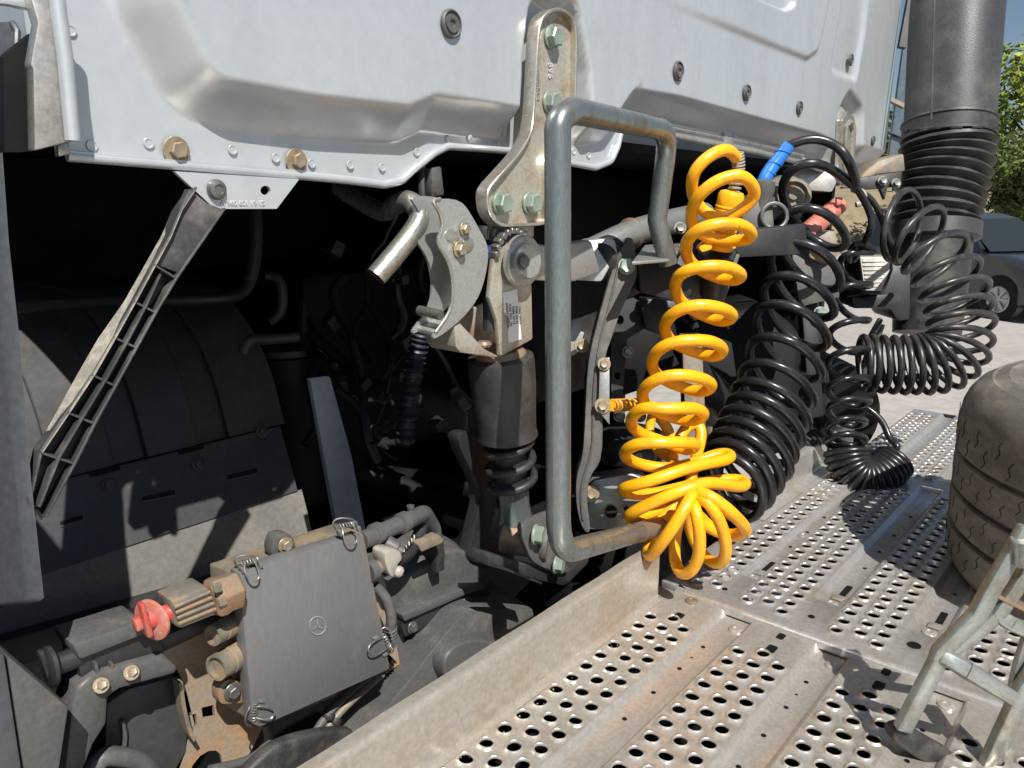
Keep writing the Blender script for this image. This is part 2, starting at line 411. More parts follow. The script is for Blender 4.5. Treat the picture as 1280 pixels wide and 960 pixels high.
# parked car ------------------------------------------------------------------
def parked_car():
    base = away(1266, 11.8); fx = (RT*.27-_h*.96).normalized(); fy = Vector((-fx.y, fx.x, 0))   # fx: towards its nose; fy: away from the viewer
    t = thing('parked_car', 'dark parked hatchback on the sunlit lot at the right edge', 'car', base)
    def W(x, y, z): return base+fx*x+fy*y+ZP*z
    wb = 0.0                                                    # front wheel centre at x = 0
    low = [(-3.35, .32), (-3.4, .7), (-3.3, .98), (-.9, 1.0), (-.1, .98), (.62, .86), (.78, .6), (.76, .3), (.36, .22), (-.36, .22), (-2.2, .22), (-2.9, .24)]
    body = MB()
    sec = [(0, .0), (.05, -.05)]
    pts = [Vector((x, 0, z)) for x, z in low]
    prof = rounded(pts, .12, 4)
    m = len(prof)
    for yy, sc in ((.0, .94), (.06, .985), (.25, 1.0), (1.45, 1.0), (1.64, .985), (1.7, .94)):
        for p in prof: body.v.append(W(-1.3+(p.x+1.3)*sc, yy, .6+(p.z-.6)*sc))
    for k in range(5):
        for i in range(m): a, c = k*m+i, k*m+(i+1) % m; body.f.append((a, c, c+m, a+m))
    body.f += [tuple(range(m)), tuple(5*m+i for i in range(m))[::-1]]
    part(t, 'body', body, M_CARP)
    roof = MB()
    lo = [(-3.28, .96), (-.55, .98)]; cab_ = [(-3.25, .96), (-3.05, 1.48), (-2.6, 1.60), (-1.5, 1.58), (-1.15, 1.50), (-.35, .97)]
    pr = rounded([Vector((x, 0, z)) for x, z in cab_], .1, 3); m = len(pr)
    for yy in (0, 1):
        for p in pr:
            k = (p.z-.96)/.64; ins = .05+.22*k
            roof.v.append(W(p.x, ins if yy == 0 else 1.7-ins, p.z))
    roof.f = [tuple(range(m)), tuple(range(m, 2*m))[::-1]]+[(i, (i+1) % m, (i+1) % m+m, i+m) for i in range(m)]
    part(t, 'roof', roof, M_CARP)
    def win(name, q):
        ps = [W(x, .05+.22*(z-.96)/.64-.006, z) for x, z in q]
        part(t, name, MB().prism(rounded(ps, .05, 3), fy*.004), M_GLASS)
    win('window', [(-3.08, 1.02), (-2.2, 1.02), (-2.2, 1.46), (-2.9, 1.45)])
    win('window', [(-2.12, 1.02), (-1.25, 1.02), (-1.3, 1.46), (-2.12, 1.46)])
    win('window', [(-1.17, 1.02), (-.72, 1.02), (-1.2, 1.42)])
    ws = [W(-.40, .14, 1.0), W(-.40, 1.56, 1.0), W(-1.10, 1.42, 1.48), W(-1.10, .28, 1.48)]
    nv = (ws[1]-ws[0]).cross(ws[2]-ws[0]).normalized()
    if nv.dot(fx) < 0: nv = -nv
    part(t, 'windscreen', MB().prism([p+nv*.012 for p in ws], nv*.005), M_GLASS)
    for x in (-1.2, -2.16):
        part(t, 'door_seam', MB().prism([W(x, -.003, .35), W(x+.014, -.003, .35), W(x+.014, .012, .93), W(x, .012, .93)], fy*.004), M_DARK)
    for x in (-1.35, -2.35):
        part(t, 'handle', MB().box(W(x, -.015, .86), (.2, .03, .035), Matrix((fx, fy, ZP)).transposed()), M_CARP, bev=.01)
    part(t, 'mirror', MB().box(W(-.62, -.12, 1.02), (.12, .2, .14), Matrix((fx, fy, ZP)).transposed()), M_CARP, bev=.04)
    part(t, 'headlight', MB().prism([W(.45, -.004, .66), W(.72, .05, .66), W(.66, .05, .80), W(.42, -.004, .84)], fy*.03), M_CARLIGHT, bev=.01)
    for x in (0, -2.55):
        for y in (.10, 1.6):
            wv = part(t, 'wheel', MB().lathe([(.2, -.1), (.31, -.09), (.315, 0), (.31, .09), (.2, .1)], W(x, y, .315), fy, 28), M_TYRE)
            if y < 1:
                part(wv, 'rim', MB().lathe([(.20, 0), (.205, -.02), (.19, -.03), (.16, -.012), (.05, -.02), (0, -.022)], W(x, y-.09, .315), fy, 24), M_CARWHEEL)
                for k in range(7):
                    a = k*math.tau/7
                    part(wv, 'spoke', MB().bar([W(x+.04*math.cos(a), y-.122, .315+.04*math.sin(a)), W(x+.19*math.cos(a), y-.122, .315+.19*math.sin(a))], .035, .012, fx*-math.sin(a)+ZP*math.cos(a)), M_CARWHEEL)
            part(t, 'wheel_arch', MB().lathe([(.36, -.004), (.36, 0), (.32, .0), (.32, -.006)], W(x, .004 if y < 1 else 1.69, .33), fy, 28), M_DARK)
parked_car()

# ================================================================== CAB
YF, YP = .93, .880                   # flange and raised panel planes of the cab's rear wall
cab = thing('truck_cab', 'silver truck cab seen from behind, its pressed rear wall across the top', 'truck cab', (1.8, YF, 1.86))
def xz(px, Y): return np.array([(PY(x, y, Y).x, PY(x, y, Y).z) for x, y in px])
def sdf(poly, Xg, Zg):
    """signed distance, negative inside"""
    d = np.full(Xg.shape, 1e9); ins = np.zeros(Xg.shape, bool); n = len(poly)
    for i in range(n):
        a = poly[i]; b = poly[(i+1) % n]; ab = b-a
        t = np.clip(((Xg-a[0])*ab[0]+(Zg-a[1])*ab[1])/max(ab@ab, 1e-12), 0, 1)
        d = np.minimum(d, np.hypot(Xg-a[0]-t*ab[0], Zg-a[1]-t*ab[1]))
        c = ((a[1] > Zg) != (b[1] > Zg)); den = (b[1]-a[1]) or 1e-12
        ins ^= c & (Xg < (b[0]-a[0])*(Zg-a[1])/den+a[0])
    return np.where(ins, -d, d)
def sstep(x): x = np.clip(x, 0, 1); return x*x*(3-2*x)
def rp(px, r, Y):
    q = rounded([PY(x, y, Y) for x, y in px], r, 5); return np.array([(p.x, p.z) for p in q])
plate_edge = rp([(205, -60), (222, 0), (262, 80), (280, 95), (400, 117), (512, 130), (545, 116), (640, 130), (735, 146), (772, 141), (794, 108), (850, 118), (1025, 166), (1052, 178), (1088, 182), (1112, 190), (1300, 160), (1300, -300), (205, -300)], .035, YP)
pocket = rp([(657, 200), (662, 80), (670, 14), (692, -8), (720, 12), (733, 90), (738, 200)], .03, YP)
pocket2 = rp([(1048, 260), (1051, 150), (1062, 128), (1076, 145), (1074, 260)], .03, YP)
plate2 = rp([(700, -300), (700, -70), (849, 9), (1006, 72), (1020, 62), (1036, -10), (1052, -300)], .05, YP)
tri = rp([(1040, 86), (1070, 97), (1080, 40), (1086, -30), (1075, -300), (1060, -300), (1056, 0)], .02, YP)
slot = rp([(938, -40), (944, -2), (978, 13), (990, 8), (992, -40)], .02, YP)
bot = [(82, 195), (380, 220), (432, 225), (478, 231), (500, 226), (514, 213), (540, 192), (557, 183), (640, 189), (700, 202), (742, 210), (762, 202), (770, 184), (775, 162), (800, 164), (850, 172), (942, 190), (1002, 204), (1050, 222), (1122, 228)]
botc = xz(bot, YF)
X0, X1, ZT = botc[0, 0], 3.27, 2.62
nx, nz = 560, 190
xs = np.linspace(X0, X1, nx)
bz = np.interp(xs, botc[:, 0], botc[:, 1])
v = (np.linspace(0, 1, nz))**1.25
Xg = np.repeat(xs[:, None], nz, 1); Zg = bz[:, None]+(ZT-bz[:, None])*v[None, :]
d1 = sdf(plate_edge, Xg, Zg); tl = np.clip(d1/.052, 0, 1); H = 1-(.7*tl+.3*sstep(tl))
d2 = sdf(pocket, Xg, Zg); H = H*sstep((d2+.002)/.022)
d3 = sdf(pocket2, Xg, Zg); H = H*(1-.7*(1-sstep((d3+.002)/.05)))
Yg = YF-(YF-YP)*H
Yg -= .010*(1-sstep((sdf(plate2, Xg, Zg)+.008)/.022))*(Xg > 1.35)*sstep((Xg-1.35)/.5)
Yg += .012*(1-sstep((sdf(tri, Xg, Zg)+.01)/.03))
Yg += .016*(1-sstep((sdf(slot, Xg, Zg)+.004)/.010))
rr_ = .17                                                       # the wall rounds off into the far side
tt = np.clip((Xg-(X1-rr_))/rr_, 0, .995); Yg += rr_*(1-np.sqrt(1-tt*tt))
Yg += .0015*np.sin(Xg*7)*np.sin(Zg*9+1)                         # slight waviness of sheet metal
wallm = MB(); wallm.v = [Vector((Xg[i, j], Yg[i, j], Zg[i, j])) for i in range(nx) for j in range(nz)]
wallm.f = [(i*nz+j, (i+1)*nz+j, (i+1)*nz+j+1, i*nz+j+1) for i in range(nx-1) for j in range(nz-1)]
me = bpy.data.meshes.new('rear_panel'); me.from_pydata([tuple(p-WL[cab]) for p in wallm.v], [], wallm.f); me.materials.append(M_SILVER)
me.polygons.foreach_set('use_smooth', [True]*len(me.polygons)); me.update()
o = bpy.data.objects.new('rear_panel', me); COL.objects.link(o); o.parent = cab; WL[o] = WL[cab]; rear = o
# folded hem along the bottom
hem = [Vector((x, YF-.004, z)) for x, z in botc[:14]]
part(cab, 'hem', MB().tube(rounded(hem, .03, 4, False), .0062, 10), M_SILVER)
hem2 = [Vector((x, YF-.004, z)) for x, z in botc[14:]]
part(cab, 'hem', MB().tube(rounded(hem2, .03, 4, False), .008, 10), M_TRIM)
lip2 = [PY(x, y, YF-.006) for x, y in ((85, 191), (230, 203), (380, 215))]
part(cab, 'seam_strip', MB().bar(lip2, .004, .006, ZP), M_SILVER)
# strap of sealed joint on the far flange
for (x, y) in ((822, 157), (912, 172)):
    part(cab, 'joint_strap', MB().prism([PY(x-6, y-12, YF-.008), PY(x+6, y-9, YF-.008), PY(x+6, y+14, YF-.008), PY(x-6, y+12, YF-.008)], (0, .01, 0)), M_TRIM, bev=.002)
part(cab, 'sealant_strip', MB().tube([PY(x, y, YF-.003) for x, y in ((790, 150), (850, 162), (940, 179), (1004, 195))], .005, 8), M_TRIM)
# cab floor, far side, roof and front that shut the bay off from the sky
sh = MB().prism([Vector((X0, YF, 1.93)), Vector((X0, 3.0, 1.93)), Vector((X1, 3.0, 1.93)), Vector((X1, YF+.2, 1.93))], (0, 0, -.02))
part(cab, 'cab_floor', sh, M_DARK)
part(cab, 'side_wall', MB().box((X0-.0, 1.97, 2.6), (.03, 2.04, 1.4)), M_SILVER)
part(cab, 'side_wall', MB().box((X1+.005, 2.1, 2.6), (.03, 1.8, 1.4)), M_SILVER)
part(cab, 'roof', MB().box((1.8, 1.97, 3.32), (3.0, 2.1, .04)), M_SILVER, bev=.015)
upw = MB().prism([Vector((X0, YP, ZT-.01)), Vector((X1-.1, YP, ZT-.01)), Vector((X1-.1, YP, 3.31)), Vector((X0, YP, 3.31))], (0, .02, 0))
part(cab, 'upper_wall', upw, M_SILVER)
# weld spots
ws_me = MB().lathe([(.0065, 0), (.006, .0012), (.0045, .0012), (.004, .0004), (0, .0004)], (0, 0, 0), ZP, 14).mesh('weld_spot'); ws_me.materials.append(M_SILVER)
for (x, y) in ((115, 182), (186, 179), (291, 187), (345, 197), (390, 204), (438, 206), (478, 209), (521, 190), (561, 174), (587, 173), (622, 181), (717, 189), (736, 194), (88, 38)):
    inst(cab, 'weld_spot', ws_me, PY(x, y, YF-.0015))
# rubber plugs
pl_me = MB().lathe([(.0205, 0), (.0205, .004), (.018, .006), (.0165, .003), (.0135, .003), (.0125, .006), (.006, .006), (.005, .003), (0, .003)], (0, 0, 0), ZP, 28).mesh('plug'); pl_me.materials.append(M_DUSTY)
for (x, y, s) in ((563, 30, 1.0), (847, 89, 1.0), (933, 116, .95), (999, 135, .9), (1063, 75, .9), (1091, 176, .8)):
    yy = YP
    if x == 1063: yy = YP+.004
    inst(cab, 'plug', pl_me, PY(x, y, yy-.002), scale=s, label='pale plug near the far corner' if x == 1091 else None)
# big tan bolts on washers
for (x, y, sp) in ((220, 188, .2), (370, 201, .5)):
    inst(cab, 'bolt', HX_TAN, PY(x, y, YF-.004), spin=sp, scale=.88)
# corner trim at the left end of the wall
tr_px = [(28, -40), (70, -40), (74, 12), (82, 70), (94, 176), (70, 182), (43, 189), (41, 86), (38, 80), (47, 28)]
part(cab, 'corner_trim', MB().prism([PY(x, y, .872) for x, y in tr_px], (0, .02, 0)), M_TRIM, bev=.003)
part(cab, 'corner_edge', MB().tube([PY(x, y, .868) for x, y in ((68, -40), (73, 14), (81, 70), (91, 176))], .0075, 10), M_SILVER)
part(cab, 'corner_flange', MB().prism([PY(x, y, .89) for x, y in ((-40, -10), (74, -10), (74, 12), (44, 13), (10, 6), (-40, 2))], (0, .012, 0)), M_SILVER, bev=.003)
part(cab, 'corner_tab', MB().prism([PY(x, y, .90) for x, y in ((72, 178), (88, 178), (88, 193), (73, 196))], (0, .012, 0)), M_TRIM, bev=.002)
part(cab, 'corner_return', MB().prism([PY(x, y, .90) for x, y in ((4, 70), (42, 40), (42, 188), (30, 190), (6, 190))], (0, .02, 0)), M_DARK)
# light bracket plate under the flange
bp_px = [(218, 214), (374, 224), (346, 261), (272, 261), (262, 255)]
hole = [PY(332+6.5*math.cos(a), 238+6*math.sin(a), .918) for a in np.linspace(0, math.tau, 14, endpoint=False)]
bpl = part(cab, 'bracket_plate', MB().prism([PY(x, y, .918) for x, y in bp_px], (0, .006, 0), [hole]), M_SILVER)
inst(bpl, 'torx_bolt', domemesh('torx_bolt', M_GREYBOLT, .0125, .008), PY(270, 237, .917))
text(bpl, 'stamped_number', 'A 960 601 19 15', .0092, PY(304, 254, .917), XP, ZP, M_EMBOSS)
# far mount bracket and corner brackets
mb2 = [(1050, 232), (1053, 150), (1060, 139), (1068, 146), (1071, 160), (1067, 235)]
part(cab, 'mount_strap', MB().prism(rounded([PY(x, y, .893) for x, y in mb2], .01, 3), (0, .02, 0)), M_STEEL, bev=.003)
part(cab, 'mount_rib', MB().tube([PY(x, y, .889) for x, y in ((1055, 225), (1058, 158), (1063, 152), (1066, 162), (1062, 225))], .008, 8), M_STEEL)
part(cab, 'end_bracket', MB().prism(rounded([P(x, y, 2.5) for x, y in ((985, 205), (1040, 212), (1046, 228), (1040, 240), (1008, 238), (990, 222))], .01, 3), _h*.10), M_TRIM, bev=.012)
part(cab, 'corner_bracket', MB().prism([P(x, y, 2.62) for x, y in ((1066, 236), (1082, 214), (1098, 200), (1130, 192), (1132, 214), (1096, 218), (1082, 226))], _h*.12), M_CONN, bev=.006)
cbp = part(cab, 'bracket_leg', MB().prism([P(x, y, 2.6) for x, y in ((1074, 222), (1128, 214), (1126, 234), (1110, 234), (1106, 250), (1100, 236), (1076, 238))], _h*.02), M_DARKG, bev=.003)
for (x, y) in ((1103, 226), (1120, 229)): inst(cbp, 'bolt', HX_GREY, P(x, y, 2.59), -FW, scale=1.2)
# side deflector beyond the wall's far corner
df = part(cab, 'side_deflector', MB().prism([P(1108, 215, 3.3), P(1140, -20, 3.2), P(1176, -20, 3.25), P(1168, 215, 3.3)], _h*.02), M_DEFL, bev=.004)
part(df, 'seam', MB().tube([P(1110, 165, 3.27), P(1128, 172, 3.27), P(1150, 176, 3.27)], .006, 8), M_DARKG)
part(df, 'clip', MB().prism([P(x, y, 3.2) for x, y in ((1114, 121), (1133, 130), (1131, 135), (1113, 126))], _h*.03), M_CONN)
part(cab, 'window_seal', MB().bar([P(1127, 60, 3.1), P(1144, -30, 3.1)], .03, .02, RT), M_BLACK)

# ------------------------------------------------ cab mounting bracket with four green bolts
mbk = thing('cab_mount', 'tall cast bracket with four green bolts joining the cab to the spring strut', 'bracket', PY(640, 275, .86))
ol = [(690, 13), (709, 24), (714, 60), (713, 130), (712, 152), (698, 168), (684, 190), (678, 215), (677, 262), (672, 279), (640, 281), (619, 280), (606, 266), (603, 245), (608, 232), (624, 214), (643, 192), (654, 174), (660, 150), (664, 90), (668, 36), (676, 20)]
def ybk(y): return .872 if y < 150 else (.872-.02*(y-150)/60 if y < 210 else .852)
o3 = spline([PY(x, y, ybk(y)) for x, y in ol], 4, True)
cen = [Vector(p) for p in o3]
part(mbk, 'back_plate', MB().prism(o3, (0, .006, 0)), M_BRKT)
part(mbk, 'rim', MB().bar(o3+[o3[0], o3[1]], .026, .0055, (0, 1, 0)), M_STEEL, bev=.0012, seg=1)
for (x, y, sp) in ((689, 47, .1), (687, 128, .4), (625, 254, .2), (662, 254, .3)):
    inst(mbk, 'bolt', HX_GREEN, PY(x, y, ybk(y)-.002), spin=sp, scale=1.0)
text(mbk, 'stamped_number', '896', .018, PY(688, 88, .870), -ZP+XP*.05, XP, M_EMBOSS)
text(mbk, 'stamped_number', 'A9603170614', .009, PY(673, 105, .870), ZP*-1+XP*.05, XP, M_STEEL)

# ================================================================== GRAB RAIL
rail = thing('grab_rail', 'grey bent steel grab rail standing in front of the spring strut', 'rail', P(700, 690, 1.28))
rpath = [P(836, 330, 1.52), P(821, 276, 1.49), P(826, 240, 1.47), P(836, 164, 1.42), P(716, 138, 1.08), P(697, 150, 1.06), P(698, 692, 1.16), P(800, 665, 1.50), P(842, 651, 1.66)]
rr = rounded(rpath, [0, .05, .05, .06, .03, .03, .075, .2, 0], 8, False)
split = [i for i, p in enumerate(rr) if (p-P(790, 665, 1.40)).length < .05]
part(rail, 'tube', MB().tube(rr, .0188, 20), M_RAIL)
part(rail, 'rusty_sleeve', MB().tube([P(798, 665.7, 1.492), P(842, 651, 1.66), P(844, 650.4, 1.667)], .0197, 20), M_RUST)
fp = part(rail, 'foot_plate', MB().prism([P(790, 327, 1.47), P(840, 323, 1.50), P(858, 303, 1.66), P(806, 306, 1.66)], (0, 0, -.007)), M_LADDER, bev=.002)
inst(fp, 'bolt', HX_GREY, P(850, 285, 1.68), -FW)
part(rail, 'foot_bracket', MB().prism([P(x, y, 1.66) for x, y in ((797, 331), (836, 328), (864, 300), (874, 300), (872, 350), (862, 372), (840, 376), (800, 366))], _h*.06), M_DARKG, bev=.004)
part(rail, 'rust_patch', MB().lathe([(.0068, 0), (.006, .0012), (0, .0016)], P(695, 468, 1.12)-FW*.0188, -FW, 12), M_RUST)

# ================================================================== SPRING STRUT
YS = .885
st = thing('spring_strut', 'dirty cab spring strut with black dust cover between the bracket and the frame', 'strut', PY(645, 700, YS))
def axis(y): return PY(625+(y-440)*.093, y, YS)
ct, cb_ = axis(446), axis(545)
ax = (cb_-ct).normalized(); L = (cb_-ct).length
cov = MB(); nn = 40; prof = [(.050, -.004), (.0585, 0), (.0600, .01), (.0595, .05), (.0545, L*.75), (.0530, L*.93), (.0555, L-.004), (.0555, L), (.052, L), (.050, L*.8)]
part(st, 'dust_cover', cov.lathe(prof, ct, ax, nn), M_DAMPER)
part(st, 'cover_cap', MB().lathe([(.0, -.012), (.040, -.012), (.046, -.004), (.046, .0)], ct-ax*.003, ax, 32), M_RUSTCON)
s0, s1 = axis(536), axis(612)
hx = []
u = ax.orthogonal().normalized(); vv = ax.cross(u)
for i in range(73):
    t = i/72; a = t*math.tau*3.4+.6
    hx.append(s0+(s1-s0)*t+(u*math.cos(a)+vv*math.sin(a))*.042)
part(st, 'coil_spring', MB().tube(hx, .0078, 10), M_BLACK)
part(st, 'damper_rod', MB().tube([axis(540), axis(612)], .030, 20), M_BLACK)
n0, n1 = axis(602), axis(650); LN = (n1-n0).length; axn = (n1-n0).normalized()
part(st, 'neck', MB().lathe([(.038, -.004), (.040, .0), (.036, .006), (.031, .016), (.029, LN*.55), (.031, LN*.85), (.034, LN*.97), (.030, LN)], n0, axn, 30), M_RAIL)
part(st, 'neck_ring', MB().lathe([(.028, -.004), (.0335, -.003), (.0335, .003), (.027, .006)], n1, axn, 30), M_RUST)
e0 = PY(627, 668, .90); e1 = e0+Vector((.045, -.075, -.008))
part(st, 'lower_eye', MB().lathe([(.030, 0), (.034, .004), (.034, (e1-e0).length-.004), (.030, (e1-e0).length)], e0, e1-e0, 30), M_RUST)
part(st, 'eye_ring', MB().lathe([(.036, 0), (.038, .003), (.038, .012), (.036, .015)], e1-(e1-e0).normalized()*.012, e1-e0, 30), M_DUSTY)
# cradle below
cr = [(574, 540), (584, 578), (600, 618), (594, 655), (587, 688), (606, 708), (690, 729), (712, 728), (736, 700), (740, 680), (726, 668), (704, 690), (682, 698), (628, 682), (614, 660), (622, 622), (610, 560)]
cra = part(st, 'cradle', MB().prism(spline([PY(x, y, .955) for x, y in cr], 3, True), (0, .03, 0)), M_DARKG, bev=.004)
crf = part(st, 'cradle_lug', MB().prism(spline([PY(x, y, .818) for x, y in ((652, 660), (668, 647), (686, 640), (694, 650), (700, 690), (712, 712), (700, 716), (672, 706), (660, 690))], 3, True), (0, .012, 0)), M_DUSTY, bev=.003)
inst(crf, 'bolt', HX_GREEN, PY(668, 668, .813), Vector((.35, -.9, 0)), spin=.3)
inst(crf, 'bolt', HX_GREEN, PY(694, 706, .813), Vector((.35, -.9, 0)), spin=.1, scale=.9)
part(st, 'cradle_web', MB().prism([PY(x, y, .83) for x, y in ((612, 692), (690, 714), (712, 714), (738, 690), (736, 704), (712, 729), (690, 730), (610, 708))], (0, .045, 0)), M_DAMPER, bev=.004)
part(st, 'cradle_lip', MB().bar([PY(618, 706, .79), PY(672, 727, .79)], .02, .004, (0, 1, 0)), M_DARKG)
# upper fork: a cup with two cheeks
YK = .845
fk = part(st, 'fork_plate', MB().prism(rounded([PY(x, y, YK) for x, y in ((612, 372), (618, 318), (640, 300), (664, 312), (666, 424), (626, 446), (622, 402))], .004, 2), (0, .010, 0)), M_BRKT, bev=.002)
part(st, 'fork_cup', MB().prism([PY(x, y, .85) for x, y in ((568, 408), (576, 404), (606, 436), (625, 446), (618, 447), (576, 441), (570, 434))], (0, .07, 0)), M_BRKT, bev=.003)
part(st, 'fork_back', MB().prism([PY(x, y, .92) for x, y in ((562, 400), (618, 372), (640, 400), (636, 438), (566, 432))], (0, .008, 0)), M_BRKT, bev=.002)
part(st, 'fork_bolt', MB().lathe([(.0, 0), (.014, 0), (.014, .055), (.011, .06), (0, .06)], PY(614, 412, .87), Vector((0, 0, 1)), 16), M_BLACK)  # black bolt cylinder standing in the fork
part(st, 'rust_nut', MB().lathe([(.012, 0), (.014, .004), (.01, .009), (0, .009)], PY(605, 433, .86), ZP, 10), M_RUST)
lab = part(st, 'data_label', MB().prism([PY(x, y, YK-.0015) for x, y in ((629, 366), (646, 361), (648, 378), (652, 424), (636, 429), (635, 416), (638, 400), (630, 390))], (0, .001, 0)), M_WHITE)
for k, tx in enumerate(('A9603173512', 'ZGS 001  7E', '2006 0713', 'PAR 54 H', 'TRK 0419')):
    xx = 633.5+k*3.9
    text(lab, 'print', tx, .0075, PY(xx+.8, 394, YK-.0022), -ZP+XP*.08, XP, M_PRINT, .0002)
# discs at the pivot
dc = PY(650, 326, .835)
part(st, 'toothed_ring', MB().lathe([(.036, 0), (.050, .0), (.050, .012), (.036, .014)], PY(640, 322, .86), YN, 36), M_GREYBOLT)
tm = MB().box((0, 0, 0), (.010, .010, .016)).mesh('tooth', bev=.001, seg=1); tm.materials.append(M_GREYBOLT)
for k in range(11):
    a = math.radians(20+k*15); inst(st, 'tooth', tm, PY(640, 322, .846)+XP*(.044*math.cos(a))+ZP*(.044*math.sin(a)), spin=-a)
part(st, 'pivot_disc', MB().lathe([(.043, 0), (.043, .010), (.041, .012), (.030, .012), (.029, .020), (.027, .023), (.0, .024)], dc, YN, 40), M_ZINC)
inst(st, 'bolt', HX_GREY, PY(652, 327, .812), spin=.3, scale=1.05)
part(st, 'blue_grommet', MB().lathe([(.022, 0), (.026, .004), (.026, .016), (.02, .02)], PY(612, 322, .88), YN, 20), mat('blue_rubber', (.02, .03, .16), .45))
part(st, 'hinge_tab', MB().prism([PY(x, y, .868) for x, y in ((606, 282), (668, 282), (668, 296), (660, 300), (610, 300))], (0, .02, 0)), M_ZINC, bev=.003)
inst(st, 'bolt', HX_GREY, PY(617, 292, .866), scale=1.1)
part(st, 'pivot_arm', MB().prism([PY(x, y, .85) for x, y in ((655, 300), (690, 308), (740, 300), (752, 340), (720, 352), (690, 352), (655, 350))], (0, .03, 0)), M_ZINC, bev=.006)

# ================================================================== CAB LOCK (two crescent plates)
lk = thing('cab_latch', 'pair of crescent shaped bright latch plates left of the spring strut', 'latch', PY(545, 415, .87))
def z6(pts): return [(400+x/3.2, 200+y/3.2) for x, y in pts]
lo = z6([(458, 160), (545, 160), (600, 212), (650, 300), (673, 372), (657, 480), (620, 570), (550, 650), (467, 711), (462, 690), (518, 605), (531, 500), (510, 402), (472, 332), (487, 272), (472, 200)])
fr_ = spline([PY(x, y, .848) for x, y in lo], 3, True)
fp_ = part(lk, 'front_plate', MB().prism(fr_, (0, .0045, 0)), M_ZINC)
bk_ = [p+Vector((-.004, .042, .004)) for p in fr_]
part(lk, 'back_plate', MB().prism(bk_, (0, .0045, 0)), M_ZINC)
part(lk, 'tip_web', MB().prism([fr_[i] for i in range(36-9, 36-1)] if False else [PY(x, y, .8525) for x, y in z6([(467, 711), (550, 650), (545, 640), (462, 690)])], (-.004, .037, .004)), M_ZINC, bev=.001)
part(lk, 'spacer_pin', MB().tube([PY(551, 394, .846), PY(551, 394, .846)+Vector((-.004, .044, .004))], .008, 14), M_GREYBOLT)
for x, y in z6([(578, 276), (558, 358)]): inst(lk, 'bolt', HX_SMALL, PY(x, y, .846), scale=.95 if y < 300 else 1.15)
emb = MB()
for q in ([(500, 300), (520, 275), (550, 290), (560, 320), (540, 335), (515, 325)], [(570, 330), (600, 310), (618, 335), (605, 365), (585, 372), (570, 350)]):
    part(lk, 'pressed_boss', MB().prism(spline([PY(x, y, .8465) for x, y in z6(q)], 3, True), (0, .003, 0)), M_STEEL, bev=.001)
part(lk, 'rim_edge', MB().tube(fr_[9*3:16*3]+fr_[:2], .0028, 8), M_STEEL)

# bent pipe
bpipe = [P(425, 235, 1.42), P(452, 252, 1.36), P(478, 264, 1.30), P(494, 256, 1.24), P(512, 252, 1.20), P(523, 266, 1.19), P(516, 290, 1.185), P(470, 346, 1.165)]
bp = thing('bent_pipe', 'short bent bright steel pipe with an open end, left of the latch plates', 'pipe', P(470, 346, 1.165))
sp = spline(bpipe, 7)
ev = [i for i in range(len(sp))]
part(bp, 'tube', MB().tube(sp, .0165, 20, caps=False), M_STEEL)
d_ = (sp[-1]-sp[-2]).normalized()
part(bp, 'mouth', MB().lathe([(.0165, 0), (.0145, .0005), (.0145, -.05), (0, -.05)], sp[-1], d_, 20), M_DARKG)

# things hanging by the latch
cl = thing('wiring_drop', 'thin black cable with a connector and rusty clip above the latch plates', 'cable', PY(530, 270, .92))
part(cl, 'cable', MB().tube(spline([PY(528, 200, .95), PY(527, 228, .94), PY(531, 262, .93), PY(545, 285, .93)], 5), .006, 8), M_BLACK)
part(cl, 'connector', MB().prism([PY(x, y, .93) for x, y in ((540, 210), (552, 208), (556, 244), (541, 246))], (0, .02, 0)), M_DUSTY, bev=.003)
part(cl, 'rusty_clip', MB().prism(rounded([PY(x, y, .92) for x, y in ((526, 258), (537, 258), (540, 282), (534, 292), (527, 282))], .004, 2), (0, .02, 0)), M_RUSTCON, bev=.002)
part(cl, 'jack', MB().tube([PY(541, 240, .925), PY(541, 268, .925)], .006, 10), M_BLACK)

# ================================================================== BLACK SUPPORT ARM, CROSS TUBE
arm = thing('support_arm', 'curved black support arm standing behind the grab rail', 'arm', P(735, 660, 1.75))
ao = [(780, 304), (792, 300), (796, 330), (794, 352), (778, 385), (764, 425), (754, 470), (753, 560), (742, 590), (734, 622), (738, 662), (728, 660), (720, 625), (722, 590), (729, 560), (733, 480), (741, 425), (757, 365), (768, 330)]
part(arm, 'beam', MB().prism(spline([P(x, y, 1.60) for x, y in ao], 3, True), _h*.045), M_DUSTY, bev=.005)
part(arm, 'edge_line', MB().tube(spline([P(x, y, 1.597) for x, y in ((776, 318), (765, 370), (750, 430), (742, 500), (740, 560), (728, 605), (729, 650))], 5), .003, 6), M_DUSTY)
inst(arm, 'bolt', HX_GREEN, P(783, 333, 1.595), -FW, spin=.3, scale=.95)
ap = part(arm, 'side_plate', MB().prism([P(x, y, 1.585) for x, y in ((750, 448), (762, 447), (762, 531), (748, 514))], _h*.006), M_LADDER, bev=.001)
inst(ap, 'bolt', HX_TAN, P(755, 455, 1.582), -FW, spin=.3, scale=.75)
inst(ap, 'bolt', HX_TAN, P(753, 507, 1.582), -FW, spin=.1, scale=.9)
ft = part(arm, 'foot_gusset', MB().prism(rounded([P(x, y, 1.72) for x, y in ((733, 612), (742, 600), (790, 592), (810, 600), (820, 640), (806, 660), (760, 662), (734, 662))], .012, 3), _h*.05), M_LADDER, bev=.005)
inst(ft, 'bolt', HX_TAN, P(739, 617, 1.70), -FW, spin=.4)
part(arm, 'gusset_hole', MB().lathe([(.014, 0), (.014, .002), (0, .002)], P(764, 640, 1.712), -FW, 16), M_DARK)
